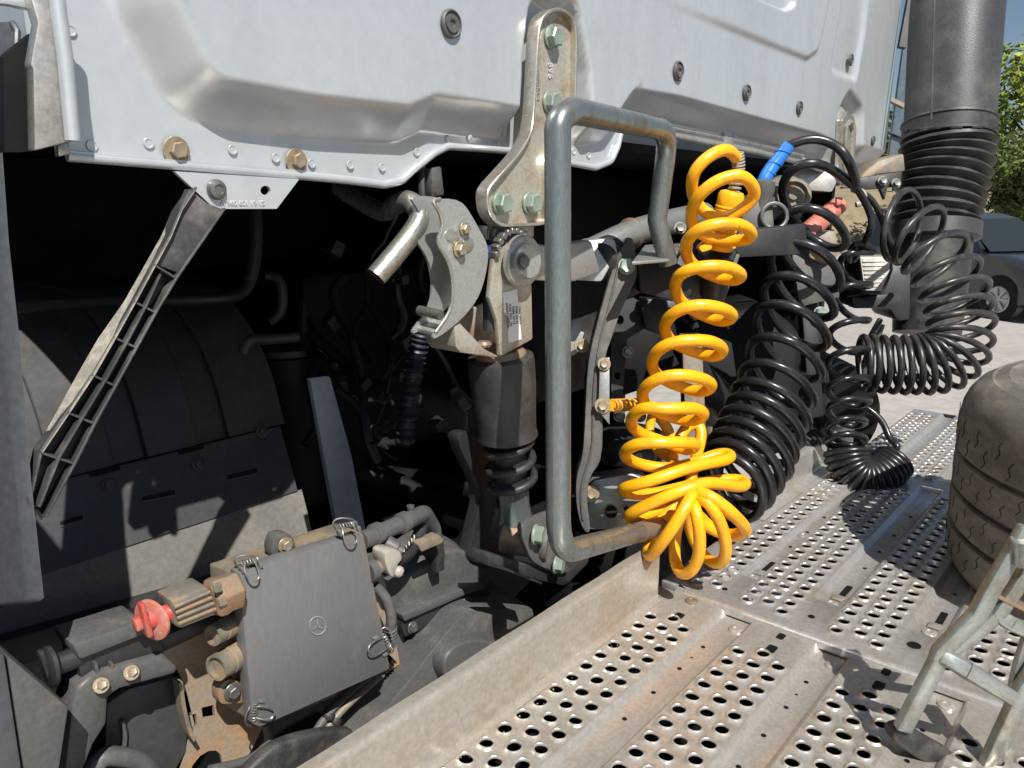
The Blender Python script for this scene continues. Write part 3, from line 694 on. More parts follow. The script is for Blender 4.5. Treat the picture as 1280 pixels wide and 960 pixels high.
part(arm, 'gusset_hole', MB().lathe([(.006, 0), (.006, .002), (0, .002)], P(783, 636, 1.712), -FW, 12), M_DARK)

ct_ = thing('cross_tube', 'grey stabiliser tube with rubber bush running behind the grab rail', 'tube', P(740, 330, 1.6))
part(ct_, 'tube', MB().tube(spline([P(690, 335, 1.62), P(745, 312, 1.66), P(800, 288, 1.74), P(880, 268, 1.95)], 6), .030, 20), M_LADDER)
part(ct_, 'bush', MB().lathe([(.036, 0), (.046, .006), (.046, .03), (.040, .036), (.046, .042), (.046, .06), (.036, .066)], P(744, 330, 1.62), (P(800, 300, 1.74)-P(744, 330, 1.62)), 26), M_BLACK)
part(ct_, 'joint', MB().prism(rounded([P(x, y, 1.60) for x, y in ((712, 308), (735, 300), (768, 298), (772, 316), (752, 352), (712, 350))], .01, 3), _h*.07), M_ZINC, bev=.008)
part(ct_, 'weld_ring', MB().lathe([(.032, 0), (.036, .004), (.036, .010), (.032, .014)], P(786, 293, 1.722), (P(880, 268, 1.95)-P(786, 293, 1.722)), 20), M_RUST)

# ================================================================== DECK
def sheet(x0, x1, strips, z, pitch, x_first, chan, hole_r=.0108, edge=.022, sl=.009, xc0=None):
    """pressed tread sheet: raised strips of rimmed holes, lower channels between them. strips = [(ytop, ybot, [row y ...])]"""
    b = MB(); N = 16
    def quad(a, c, d, e): o = len(b.v); b.v += [a, c, d, e]; b.f.append((o, o+1, o+2, o+3))
    V = Vector
    for si, (ya, yb, rows) in enumerate(strips):
        rows = sorted(rows, reverse=True)
        bounds = [ya]+[(rows[i]+rows[i+1])/2 for i in range(len(rows)-1)]+[yb]
        for ri, ry in enumerate(rows):
            yt, ym = bounds[ri], bounds[ri+1]
            ph = 0 if ri % 2 == 0 else .5
            n = int((x1-edge-x_first)/pitch-.5)
            xl = x_first+(ph-.5)*pitch; 
            quad(V((x0, ym, z)), V((xl, ym, z)), V((xl, yt, z)), V((x0, yt, z)))
            for k in range(n):
                a = xl+k*pitch; c = a+pitch; cx = (a+c)/2; cy = ry+(random.random()-.5)*.0012
                o = len(b.v); rings = [(None, 0), (.0164, 0), (.0136, .0032), (.0122, .0036), (hole_r, .0022), (hole_r*.99, -.0006)]
                jr = random.uniform(.96, 1.03); el = random.uniform(.94, 1.06); dent = random.random() < .10; da = random.random()*6.3
                for rr, dz in rings:
                    for q in range(N):
                        t = math.tau*q/N; ca, sa = math.cos(t), math.sin(t)
                        if rr is None:
                            hx_, ty, by = pitch/2, yt-cy, cy-ym
                            s = 1e9
                            if abs(ca) > 1e-6: s = min(s, hx_/abs(ca))
                            if sa > 1e-6: s = min(s, ty/sa)
                            if sa < -1e-6: s = min(s, by/-sa)
                            px_, py_ = ca*s, sa*s
                        else:
                            jj = jr*(1-(.16*max(0, math.cos(t-da))**4 if dent and rr < .0125 else 0)); px_, py_ = ca*rr*jj*el, sa*rr*jj/el
                        b.v.append(V((cx+px_, cy+py_, z+dz)))
                for i in range(len(rings)-1):
                    for q in range(N):
                        q2 = (q+1) % N; b.f.append((o+i*N+q, o+i*N+q2, o+(i+1)*N+q2, o+(i+1)*N+q))
                # fill the four corners left by the ray-cast square
                for sx, top in ((1, 1), (-1, 1), (-1, 0), (1, 0)):
                    C_ = V((cx+sx*pitch/2, yt if top else ym, z))
                    qs = sorted(range(N), key=lambda q: (b.v[o+q]-C_).length)[:2]
                    if abs(b.v[o+qs[0]].x-b.v[o+qs[1]].x) > 1e-6 and abs(b.v[o+qs[0]].y-b.v[o+qs[1]].y) > 1e-6:
                        i0 = len(b.v); b.v.append(C_); b.f.append((o+qs[0], i0, o+qs[1]))
            xr = xl+n*pitch
            quad(V((xr, ym, z)), V((x1, ym, z)), V((x1, yt, z)), V((xr, yt, z)))
        if si < len(strips)-1:                                     # channel to the next strip
            yn = strips[si+1][0]; zc = z-chan
            prof = [(yb, z), (yb-sl*.3, z-.001), (yb-sl, zc+.002), (yb-sl*1.5, zc), (yn+sl*1.5, zc), (yn+sl, zc+.002), (yn+sl*.3, z-.001), (yn, z)]
            for (y0_, za), (y1_, zb) in zip(prof[:-1], prof[1:]):
                m = 12; xs0 = x0 if xc0 is None else xc0
                if xc0 is not None:
                    quad(V((x0, y1_, z)), V((xc0-.012, y1_, z)), V((xc0-.012, y0_, z)), V((x0, y0_, z)))
                    quad(V((xc0-.012, y1_, z)), V((xc0, y1_, zb)), V((xc0, y0_, za)), V((xc0-.012, y0_, z)))
                for k in range(m):
                    xa, xb = xs0+(x1-xs0)*k/m, xs0+(x1-xs0)*(k+1)/m
                    quad(V((xa, y1_, zb)), V((xb, y1_, zb)), V((xb, y0_, za)), V((xa, y0_, za)))
    b.f = [f if (b.v[f[1]]-b.v[f[0]]).cross(b.v[f[2]]-b.v[f[0]]).z >= 0 else f[::-1] for f in b.f]
    return b
def sheet_edges(b, x, strips, z, chan, drop, sgn):
    """turned-down rim at one end of a sheet (x = const) that keeps its height across the channels"""
    y0, y1 = strips[0][0], strips[-1][1]
    pr = [(0, z), (.004*sgn, z), (.011*sgn, z-.003), (.014*sgn, z-.010), (.014*sgn, z-drop)]
    o = len(b.v)
    for dx, zz in pr:
        b.v += [Vector((x+dx, y0, zz)), Vector((x+dx, y1, zz))]
    for i in range(len(pr)-1): b.f.append((o+2*i, o+2*i+1, o+2*i+3, o+2*i+2))
    return b
disc = MB().lathe([(.0085, 0), (.0085, .0008), (0, .0009)], (0, 0, 0), ZP, 16).mesh('drain_hole'); disc.materials.append(M_DARK)
dome = MB().lathe([(.0135, 0), (.0130, .0025), (.009, .0045), (.006, .0048), (.005, .003), (0, .003)], (0, 0, 0), ZP, 22).mesh('deck_screw'); dome.materials.append(M_GALV)
domer = dome.copy(); domer.materials.clear(); domer.materials.append(M_RUST)
small = MB().lathe([(.0042, 0), (.0042, .0008), (0, .0009)], (0, 0, 0), ZP, 12).mesh('drain_hole'); small.materials.append(M_DARK)
def slot_mesh(lx, ly):
    p = rounded([Vector((-lx, -ly, 0)), Vector((lx, -ly, 0)), Vector((lx, ly, 0)), Vector((-lx, ly, 0))], min(lx, ly)*.6, 3)
    m = MB().prism(p, (0, 0, .0008)).mesh('slot'); m.materials.append(M_DARK); return m
SL_LONG, SL_SHORT = slot_mesh(.030, .0065), slot_mesh(.013, .0085)

# nearest sheet with its upturned lip
near = thing('deck_plate', 'nearest perforated metal walkway sheet with the tall upturned lip along its edge', 'walkway plate', (.95, .3, .98), 'walkway plates on the chassis')
ns = [(.700, .594, (.684, .647, .613)), (.522, .408, (.502, .464, .428)), (.338, .224, (.318, .281, .244)), (.150, .036, (.130, .094, .058)), (-.036, -.150, (-.056, -.093, -.130)), (-.22, -.335, (-.24, -.277, -.315))]
b = sheet(.10, 1.338, ns, 1.0, .0435, .1265, .013)
part(near, 'perforated_sheet', b, M_GALV, ang=50, recalc=False)
lipb = MB()
lp = [(.700, 1.0), (.706, 1.0005), (.7105, 1.004), (.7115, 1.012), (.7115, 1.098), (.7125, 1.108), (.7165, 1.112), (.724, 1.1125), (.738, 1.1125)]
xs_ = [.10+(1.288-.10)*k/24 for k in range(25)]
for x in xs_:
    for i, (y, z) in enumerate(lp):
        hh = 1.0
        if x > 1.0 and i > 3: pass
        lipb.v.append(Vector((x, y, z+.0008*math.sin(x*31+i))))
for k in range(24):
    for i in range(len(lp)-1): a = k*len(lp)+i; lipb.f.append((a, a+len(lp), a+len(lp)+1, a+1))
part(near, 'edge_lip', lipb, M_LIP, ang=60)
part(near, 'lip_end', MB().prism([Vector((1.2885, .7112, .999)), Vector((1.2885, .7112, 1.106)), Vector((1.2885, .737, 1.111)), Vector((1.2885, .737, 1.06)), Vector((1.2885, .722, 1.0))], (-.003, 0, 0)), M_GALV, bev=.001)
part(near, 'lip_flange', MB().prism([Vector((1.289, .700, 1.0)), Vector((1.338, .700, 1.0)), Vector((1.338, .742, 1.0)), Vector((1.289, .742, 1.0))], (0, 0, -.003)), M_GALV)
for yc in (.558, .372, .187):
    for x in (.75, .93, 1.02, 1.11, 1.155, 1.2):
        inst(near, 'drain_hole', small, (x+(yc*7 % .03), yc+.008, .9868), ZP, scale=1 if x != 1.155 else .6)
for (x, y) in ((1.253, .644), (1.262, .459), (1.274, .277), (1.275, .092)): inst(near, 'slot', SL_SHORT, (x, y, 1.0006), ZP)
for (x, y) in ((1.318, .462), (1.328, .279)): inst(near, 'slot', SL_SHORT, (x-.004, y, 1.0006), ZP, scale=.8)
for (x, y) in ((1.30, .545), (1.302, .361), (1.310, .181)): inst(near, 'deck_screw', dome, (x, y, .9872), ZP)
inst(near, 'deck_screw', domer, (1.322, .652, 1.0005), ZP, label='rusty screw head beside the end of the lip')

far = thing('deck_plate', 'middle perforated walkway sheet under the coils, half shaded by the tyre', 'walkway plate', (1.85, .2, .99), 'walkway plates on the chassis')
fs_ = [(.700, .626, (.676, .642)), (.584, .468, (.565, .529, .492)), (.404, .290, (.387, .350, .314)), (.222, .105, (.203, .166, .128)), (.038, -.075, (.02, -.017, -.055)), (-.145, -.26, (-.165, -.202, -.24))]
b = sheet(1.352, 2.345, fs_, 1.006, .0408, 1.392, .013, xc0=1.50)
sheet_edges(b, 1.352, fs_, 1.006, .013, .016, -1)
part(far, 'perforated_sheet', b, M_GALV2, ang=50, recalc=False)
def lip_piece(par, x0, x1, y, z0, h):
    m = MB(); pr = [(y-.034, z0), (y-.006, z0+.0005), (y-.001, z0+.004), (y, z0+.012), (y, z0+h-.008), (y+.003, z0+h-.002), (y+.010, z0+h), (y+.028, z0+h)]
    for x in (x0, (x0+x1)/2, x1):
        for q, zz in pr: m.v.append(Vector((x, q, zz)))
    for k in range(2):
        for i in range(len(pr)-1): a = k*len(pr)+i; m.f.append((a, a+len(pr), a+len(pr)+1, a+1))
    part(par, 'edge_lip', m, M_GALV2, ang=60)
    part(par, 'lip_end', MB().prism([Vector((x0, y, z0)), Vector((x0, y, z0+h)), Vector((x0, y+.028, z0+h)), Vector((x0, y+.028, z0+.01))], (.003, 0, 0)), M_GALV2)
lip_piece(far, 1.80, 2.34, .735, 1.006, .085)
part(far, 'edge_flange', MB().prism([Vector((1.352, .701, 1.006)), Vector((1.80, .701, 1.006)), Vector((1.80, .74, 1.006)), Vector((1.352, .74, 1.006))], (0, 0, -.02)), M_GALV2, bev=.003)
for (x, y) in ((1.585, .605), (1.583, .436), (1.594, .256)):
    inst(far, 'slot', SL_LONG, (x, y-.006, .9938), ZP)
    part(far, 'slot_clip', MB().prism([Vector((x-.052, y-.014, .9945)), Vector((x-.030, y-.020, .9945)), Vector((x-.030, y+.008, .9945)), Vector((x-.052, y+.008, .9945))], (0, 0, .003)), M_GALV2, bev=.001)
    inst(far, 'deck_screw', dome, (x-.072, y-.001, .9934), ZP)
for (x, y, s) in ((1.434, .262, 1.4), (1.412, .441, .8), (1.404, .619, .7)): inst(far, 'drain_hole', disc, (x, y, 1.0066 if y != .619 else 1.0066), ZP, scale=s)
for yc in (.606, .436, .256):
    for x in (1.72, 1.83, 1.95, 2.1): inst(far, 'drain_hole', small, (x, yc-.004, .9938), ZP)
inst(far, 'deck_screw', dome, (1.80, .600, .9936), ZP)
part(far, 'support_wedge', MB().box((1.375, .2, .985), (.05, .96, .02)), M_GALV)

third = thing('deck_plate', 'farthest perforated walkway sheet beyond the black coil, small in the picture', 'walkway plate', (2.85, .2, .99), 'walkway plates on the chassis')
ts = [(.70, .60, (.68, .65, .62)), (.55, .44, (.53, .495, .46)), (.38, .27, (.36, .325, .29)), (.21, .10, (.19, .155, .12)), (.04, -.07, (.02, -.015, -.05))]
b = sheet(2.352, 3.22, ts, 1.006, .0408, 2.392, .013, xc0=2.42)
sheet_edges(b, 2.352, ts, 1.006, .013, .016, -1)
sheet_edges(b, 3.22, ts, 1.006, .013, .05, 1)
part(third, 'perforated_sheet', b, M_GALV2, ang=50, recalc=False)
lip_piece(third, 2.36, 2.6, .735, 1.006, .085)

# chassis below the deck
ch = thing('chassis_frame', 'dark truck chassis under the walkway sheets, with a backing added to darken their holes', 'chassis', (1.8, .2, .45))
part(ch, 'side_rail', MB().box((1.35, -.2, .78), (.09, 3.6, .28)), M_DARK, bev=.01)
part(ch, 'side_rail', MB().box((2.25, -.2, .78), (.09, 3.6, .28)), M_DARK, bev=.01)
part(ch, 'cross_member', MB().box((1.8, .25, .8), (.82, .1, .2)), M_DARK, bev=.01)
part(ch, 'hole_backing', MB().box((1.68, .12, .80), (3.0, 1.0, .02)), M_DARK)  # dark sheet added below the deck so the holes read black
part(ch, 'backing_side', MB().box((.12, .12, .89), (.02, 1.0, .16)), M_DARK)  # added side wall that keeps the space under the deck dark

# ================================================================== COILED AIR HOSES
def coil_pts(keys, d0, d1, rd, flip=1, n0=0.0):
    """keys: (xL, yL, xR, yR, rise) of each turn in the photograph; front arc from R over to L, then behind to the next R"""
    out = []; n = len(keys)
    for k, (xl, yl, xr, yr, rise) in enumerate(keys):
        d = d0+(d1-d0)*k/(n-1)
        r = rd*abs(xr-xl)/2/FPX*d
        mx, my = (xl+xr)/2, (yl+yr)/2
        nk = keys[min(k+1, n-1)]
        out.append(P(xr, yr, d)); out.append(P(mx, my-rise, d-r)); out.append(P(xl, yl, d))
        # back point between this L and the next R
        if k < n-1:
            d2 = d0+(d1-d0)*(k+1)/(n-1)
            out.append(P((xl+nk[2])/2, (yl+nk[3])/2+rise*nk[4]/max(rise, 1e-6)*.55 if False else (yl+nk[3])/2+nk[4]*.55, (d+d2)/2+r))
    return out

# --- yellow hose
yk = [(866, 232, 941, 236, 16), (864, 262, 938, 293, 0), (857, 306, 925, 346, -2)]
yl_px = [
 # x, y, depth offset (-front +behind)
 (920, 197, .02), (903, 188, -.02), (874, 207, -.03), (865, 236, 0), (878, 262, .03), (905, 272, .02), (932, 258, .0), (943, 240, -.02), (930, 222, -.05), (908, 222, -.055), (884, 235, -.05),
 (865, 262, -.01), (873, 290, .045), (903, 300, .055), (930, 300, .03), (939, 292, 0), (924, 281, -.045), (893, 281, -.06), (868, 291, -.045),
 (857, 310, 0), (868, 332, .05), (895, 346, .06), (917, 350, .03), (926, 344, 0), (912, 335, -.045), (884, 333, -.06), (856, 340, -.045),
 (844, 357, 0), (855, 380, .05), (884, 396, .06), (906, 401, .03), (915, 394, 0), (900, 385, -.045), (872, 382, -.06), (845, 390, -.045),
 (831, 408, 0), (842, 428, .05), (872, 441, .06), (894, 445, .03), (903, 437, 0), (888, 427, -.045), (858, 426, -.06), (830, 433, -.045),
 (815, 452, 0), (826, 472, .05), (856, 485, .06), (879, 489, .03), (889, 481, 0), (873, 472, -.045), (845, 469, -.06), (818, 476, -.045),
 (803, 492, 0), (814, 510, .05), (845, 523, .06), (869, 525, .03), (879, 517, 0), (863, 510, -.045), (832, 511, -.06), (803, 511, -.045),
 (789, 526, 0), (800, 541, .05), (834, 554, .06), (860, 562, .04), (869, 556, 0), (852, 553, -.045), (824, 553, -.06), (795, 556, -.045),
 (781, 568, 0), (800, 580, .05), (845, 584, .06), (890, 570, .07), (911, 568, .06), (908, 574, .03), (880, 580, -.02), (845, 590, -.05), (806, 603, -.05),
 (779, 612, -.01), (800, 618, .03), (840, 612, .06), (880, 603, .085), (925, 600, .08), (926, 608, .03), (890, 604, -.04), (850, 614, -.07), (808, 632, -.055),
 (786, 646, -.015), (806, 644, .04), (845, 628, .085), (890, 630, .10), (928, 656, .07), (930, 664, .03), (912, 668, .03), (880, 655, .05), (866, 628, .02), (868, 616, -.04), (890, 622, -.07), (918, 646, -.05),
 (931, 664, -.02)]
# fan of lobes at the bottom: each lobe leaves the pivot and swings round
ymain = yl_px[:-1]
d_top, d_bot = 1.50, 1.54
def yd(y): return d_top+(d_bot-d_top)*min(max((y-190)/520, 0), 1)
lob = [(905, 700, .02), (893, 706, .04), (872, 690, .07), (862, 655, .05), (862, 626, 0), (868, 618, -.05), (888, 632, -.08), (905, 668, -.06), (905, 698, -.02), (890, 702, .03), (870, 680, .07),
       (858, 640, .03), (862, 622, -.04), (872, 650, -.085), (873, 695, -.06), (857, 717, -.02), (844, 700, .02), (846, 660, .03), (858, 622, -.01), (866, 615, -.06), (850, 645, -.095), (826, 680, -.07),
       (811, 694, -.02), (814, 672, .03), (835, 640, .06), (858, 615, .09), (868, 580, .11), (876, 548, .12), (872, 532, .13), (858, 535, .12), (846, 556, .10), (840, 574, .09)]
ypts = [P(x, y, yd(y)+o) for x, y, o in ymain[:-6]]+[P(x, y, yd(y)+o) for x, y, o in [(928, 656, .06), (926, 668, .05), (900, 666, .06), (872, 648, .05), (861, 628, .01), (868, 616, -.05), (893, 624, -.08), (922, 648, -.06), (930, 664, -.01), (910, 668, .04), (884, 655, .07)]]+[P(x, y, yd(y)+o) for x, y, o in lob[4:]]
yh = thing('coiled_hose', 'bright yellow coiled air hose hanging in loose turns over the lip', 'air hose', P(858, 717, 1.6), 'coiled hoses behind the cab')
part(yh, 'hose', MB().tube(spline(ypts, 6), .0119, 14), M_YELLOW)
def band(path, r, rw, turns, n=10, wire=8):
    """strain relief: spring wound round a straight or curved path"""
    path = spline(path, 10); F = frames(path); m = turns*n; out = []
    for i in range(m+1):
        t = i/m*(len(path)-1); k = min(int(t), len(path)-2); f = t-k; p = path[k].lerp(path[k+1], f); tt, u, v = F[k]
        a = i/n*math.tau; out.append(p+u*(r*math.cos(a))+v*(r*math.sin(a)))
    return MB().tube(out, rw, wire)
part(yh, 'steel_spring', band([P(921, 190, 1.535), P(923, 212, 1.545), P(917, 240, 1.555)], .0115, .0022, 12, 12), M_BRKT)
part(yh, 'hose_end', MB().tube(spline([P(913, 190, 1.53), P(920, 197, 1.535), P(921, 215, 1.545), P(915, 250, 1.56)], 6), .0095, 12), M_RUSTCON)
part(yh, 'return_leg', MB().tube(spline([P(840, 574, 1.69), P(820, 560, 1.72), P(812, 535, 1.74), P(816, 515, 1.74), P(806, 506, 1.72), P(780, 506, 1.66), P(762, 507, 1.60)], 7), .0105, 14), M_YELLOW)
part(yh, 'end_spring', band([P(806, 505, 1.70), P(784, 506, 1.65), P(763, 507, 1.60)], .0120, .0026, 9, 12), mat('dull_yellow', (.55, .30, .04), .45, .1, (.35, .2, .05), .4, 40))
part(yh, 'back_tail', MB().tube(spline([P(840, 574, 1.71), P(836, 540, 1.75), P(816, 512, 1.76)], 6), .0125, 14), M_YELLOW)

# yellow coupling
yc_ = thing('hose_coupling', 'yellow ribbed hose coupling standing in a black socket', 'coupling', P(899, 318, 1.60), 'hose couplings on the bracket')
ca, cb2 = P(915, 240, 1.56), P(900, 306, 1.60); Lc = (cb2-ca).length
prof = [(.010, -.004), (.023, 0), (.0265, .006), (.026, .024)]
for k in range(9):
    h = .028+k*.0066; prof += [(.0255, h), (.0275, h+.0016), (.0275, h+.0040), (.0255, h+.0054)]
prof += [(.0235, Lc*.86), (.029, Lc*.93), (.033, Lc), (.026, Lc+.01)]
part(yc_, 'body', MB().lathe(prof, ca, cb2-ca, 26), M_YELLOW)
part(yc_, 'lug', MB().prism([P(x, y, 1.565) for x, y in ((873, 310), (886, 297), (893, 300), (890, 312), (878, 316))], _h*.03), M_YELLOW, bev=.004)

# --- big black hose
k1 = [(978, 240, 1067, 232, 32), (972, 285, 1058, 302, 32), (964, 319, 1050, 355, 30), (955, 360, 1042, 392, 28), (946, 394, 1034, 430, 27), (937, 434, 1026, 470, 26), (927, 466, 1016, 504, 26), (918, 487, 1009, 533, 26), (911, 504, 1001, 554, 27), (904, 519, 992, 575, 28), (897, 534, 985, 594, 29), (891, 547, 973, 612, 30), (887, 560, 960, 630, 32), (887, 575, 944, 645, 33)]
def tilted_coil(keys, dA, dB, k_depth=1.0, back=.75):
    """turn by turn: R -> front (raised) -> L -> back (lowered) -> next R"""
    out = []; n = len(keys)
    for k in range(n):
        xl, yl, xr, yr, rise = keys[k]; d = dA+(dB-dA)*k/(n-1); r = math.hypot(xr-xl, yr-yl)/2/FPX*d*k_depth
        mx, my = (xl+xr)/2, (yl+yr)/2; L_ = math.hypot(xr-xl, yr-yl); nxu, nyu = (yr-yl)/L_, -(xr-xl)/L_
        out += [P(xr, yr, d), P(mx+nxu*rise, my+nyu*rise, d-r), P(xl, yl, d)]
        if k < n-1:
            x2, y2 = keys[k+1][2], keys[k+1][3]; mx2, my2 = (xl+x2)/2, (yl+y2)/2
            out.append(P(mx2-nxu*rise*back, my2-nyu*rise*back+6, d+(dB-dA)*.5/(n-1)+r))
    return out
c1 = tilted_coil(k1, 1.90, 1.74)
lead = [P(957, 225, 1.84), P(972, 203, 1.84), P(986, 182, 1.84), P(1014, 174, 1.83), P(1042, 181, 1.82), P(1062, 204, 1.82)]
bh = thing('coiled_hose', 'thick black coiled air hose tightening downwards beside the yellow one', 'air hose', P(940, 640, 1.8), 'coiled hoses behind the cab')
tail = [P(915, 640, 1.82), P(900, 600, 1.86), P(910, 575, 1.90), P(940, 570, 1.96)]
part(bh, 'hose', MB().tube(spline(lead[2:]+c1+tail, 6), .0111, 14), M_HOSE)
slv = part(bh, 'blue_sleeve', MB().tube(spline([P(953, 232, 1.84), P(959, 218, 1.84), P(972, 200, 1.84), P(986, 182, 1.835)], 6), .0165, 16), M_BLUE)
part(slv, 'sleeve_wrap', band([P(954, 229, 1.84), P(964, 212, 1.84), P(985, 183, 1.836)], .0164, .0016, 4, 16, 6), M_BLUE)

# --- thin black hose hanging to the deck
k2 = [(1049, 334, 1092, 316, 9), (1043, 374, 1088, 354, 9), (1037, 420, 1087, 400, 9), (1036, 430, 1086, 412, 9), (1035, 456, 1085, 442, 9), (1035, 489, 1086, 474, 9), (1035, 512, 1088, 502, 8), (1035, 537, 1082, 528, 8), (1036, 555, 1081, 551, 8)]
k2 = [(1050, 332, 1092, 314, 8), (1044, 372, 1088, 356, 8), (1037, 420, 1086, 400, 8), (1035, 455, 1085, 437, 8), (1035, 489, 1086, 473, 8), (1035, 513, 1087, 501, 8), (1035, 537, 1082, 527, 9), (1035, 555, 1082, 550, 10)]
c2 = tilted_coil(k2, 2.20, 2.24)
def ring_coil(path, r, turns, phase=0., n=12, squash=1.):
    path = spline(path, 14); F = frames(path)
    ls = [0]
    for a, c in zip(path[:-1], path[1:]): ls.append(ls[-1]+(c-a).length)
    out = []; m = int(turns*n)
    for i in range(m+1):
        s = ls[-1]*i/m; k = max(j for j in range(len(ls)) if ls[j] <= s+1e-9); k = min(k, len(path)-2)
        f = (s-ls[k])/max(ls[k+1]-ls[k], 1e-9); p = path[k].lerp(path[k+1], f); t = F[k][0].lerp(F[k+1][0], f).normalized()
        u = (FW-t*FW.dot(t)); u = u.normalized(); v = t.cross(u)
        rad = r[0]+(r[1]-r[0])*i/m if isinstance(r, tuple) else r
        a = i/n*math.tau+phase; out.append(p+u*(rad*math.cos(a)*squash)+v*(rad*math.sin(a)))
    return out
low = ring_coil([P(1058, 562, 2.24), P(1062, 582, 2.23), P(1076, 597, 2.22), P(1098, 594, 2.22), P(1119, 576, 2.24)], (.056, .050), 15, 0)
th = thing('coiled_hose', 'thin black coiled hose whose lower end lies curled on the walkway', 'air hose', P(1080, 612, 2.24), 'coiled hoses behind the cab')
top2 = [P(1046, 262, 2.05), P(1060, 238, 2.05), P(1075, 245, 2.08), P(1089, 272, 2.12), P(1082, 298, 2.18), P(1062, 322, 2.22)]
part(th, 'hose', MB().tube(spline([P(1030, 206, 2.02), P(1058, 222, 2.02), P(1077, 245, 2.05), P(1089, 272, 2.08), P(1083, 298, 2.12), P(1064, 326, 2.26)]+[P(1070, 305, 2.14)]+c2+low[3:], 5), .0096, 12), M_HOSE)
part(th, 'upper_tail', MB().tube(spline([low[-1], P(1121, 560, 2.26), P(1113, 549, 2.28), P(1103, 528, 2.30), P(1082, 509, 2.32), P(1062, 500, 2.36)], 6), .0100, 12), M_HOSE)

# --- long black hose swinging out to the right
k3 = spline([P(1113, 305, 2.30), P(1121, 296, 2.30), P(1140, 303, 2.29), P(1160, 318, 2.28), P(1180, 345, 2.27), P(1192, 375, 2.26), P(1199, 402, 2.25), P(1200, 425, 2.25), P(1186, 445, 2.24), P(1165, 455, 2.24), P(1135, 455, 2.26), P(1100, 453, 2.28), P(1072, 452, 2.30)], 4)
def axis_coil(tbl, sub=22):
    """tbl of turns: centre px, depth, half-size px along the ring's long direction, direction angle of that axis (deg), short/long ratio"""
    out = []; n = len(tbl)
    A = np.array(tbl, float)
    m = (n-1)*sub
    for i in range(m+1):
        t = i/sub; k = min(int(t), n-2); f = t-k; f = f
        x, y, d, r, ang, sq = A[k]*(1-f)+A[k+1]*f
        ph = t*math.tau
        a = math.radians(ang); lx, ly = math.cos(a), -math.sin(a); sx, sy = -ly, lx
        u, v = math.cos(ph), math.sin(ph)
        out.append(P(x+r*(u*lx+v*sq*sx), y+r*(u*ly+v*sq*sy), d+v*r/FPX*d*math.sqrt(max(0, 1-sq*sq))))
    return out
t3 = [(1113, 285, 2.30, 42, 80, .45), (1128, 280, 2.30, 44, 78, .38), (1150, 296, 2.29, 45, 54, .26), (1172, 320, 2.28, 44, 36, .26), (1186, 345, 2.27, 44, 27, .25), (1196, 368, 2.26, 44, 21, .25), (1200, 388, 2.26, 43, 16, .25), (1202, 407, 2.25, 43, 10, .26), (1200, 425, 2.25, 42, 0, .28), (1196, 436, 2.25, 42, -16, .28), (1188, 445, 2.25, 41, -34, .28), (1178, 451, 2.25, 40, -52, .28), (1166, 454, 2.25, 38, -66, .28), (1154, 456, 2.26, 36, -76, .27), (1141, 456, 2.27, 35, -82, .26), (1128, 456, 2.28, 35, -84, .26), (1114, 456, 2.29, 34, -85, .27), (1100, 455, 2.30, 34, -86, .28), (1086, 454, 2.31, 34, -87, .30), (1076, 454, 2.32, 33, -88, .32)]
c3 = axis_coil(t3)
lh = thing('coiled_hose', 'long black coiled hose swinging out to the right in front of the intake bellows', 'air hose', P(1190, 470, 2.25), 'coiled hoses behind the cab')
part(lh, 'hose', MB().tube([P(1066, 236, 2.2)]+spline([P(1066, 236, 2.2), P(1085, 246, 2.22), P(1098, 264, 2.25), P(1108, 290, 2.28), P(1112, 302, 2.29)], 6)[1:-1]+c3[10:]+[P(1072, 440, 2.36), P(1086, 425, 2.40), P(1100, 400, 2.44)], .0094, 10), M_HOSE2)

# ================================================================== HOSE BRACKET
hb = thing('hose_bracket', 'dark bar behind the coils that carries the hose couplings', 'bracket', P(930, 400, 1.75))
part(hb, 'bar', MB().prism([P(x, y, 1.72+.0006*(x-870)) for x, y in ((912, 298), (928, 288), (1008, 280), (1010, 318), (924, 322))], _h*.06), M_DARKG, bev=.004)
part(hb, 'front_plate', MB().prism([P(x, y, 1.68) for x, y in ((858, 312), (926, 318), (904, 384), (868, 402), (852, 378))], _h*.04), M_DUSTY, bev=.004)
part(hb, 'socket', MB().lathe([(.030, 0), (.037, .0), (.039, .006), (.036, .014), (.030, .10), (.026, .12)], P(897, 314, 1.62), P(890, 380, 1.70)-P(897, 314, 1.62), 24), M_BLACK)
part(hb, 'blue_hose_elbow', MB().lathe([(.018, -.006), (.026, 0), (.027, .02), (.024, .03), (.024, .09), (.03, .1)], P(955, 228, 1.84), P(949, 285, 1.86)-P(955, 228, 1.84), 20), M_DUSTY)
part(hb, 'elbow_body', MB().prism(rounded([P(x, y, 1.83) for x, y in ((926, 262), (938, 244), (952, 240), (966, 256), (968, 288), (930, 292))], .012, 3), _h*.05), M_DUSTY, bev=.006)
part(hb, 'ring_clip', MB().tube([P(968, 270, 1.82)+RT*(.030*math.cos(a))+UP*(.030*math.sin(a)) for a in np.linspace(0, math.tau, 25)], .005, 8, False), M_GREYBOLT)
tlb = part(hb, 'top_block', MB().prism(rounded([P(x, y, 1.95) for x, y in ((962, 226), (984, 218), (998, 222), (1004, 272), (968, 276))], .01, 3), _h*.06), M_DUSTY, bev=.006)
part(hb, 'electric_socket', MB().lathe([(.044, -.06), (.044, 0), (.040, .006), (.034, .006), (.030, -.004), (.014, -.004), (.012, .004), (0, .005)], P(992, 244, 1.94), -FW+RT*-.15, 28), M_CONN)
part(hb, 'valve_block', MB().prism(rounded([P(x, y, 2.0) for x, y in ((1010, 292), (1044, 288), (1050, 318), (1030, 330), (1012, 322))], .01, 3), _h*.08), M_CONN, bev=.006)
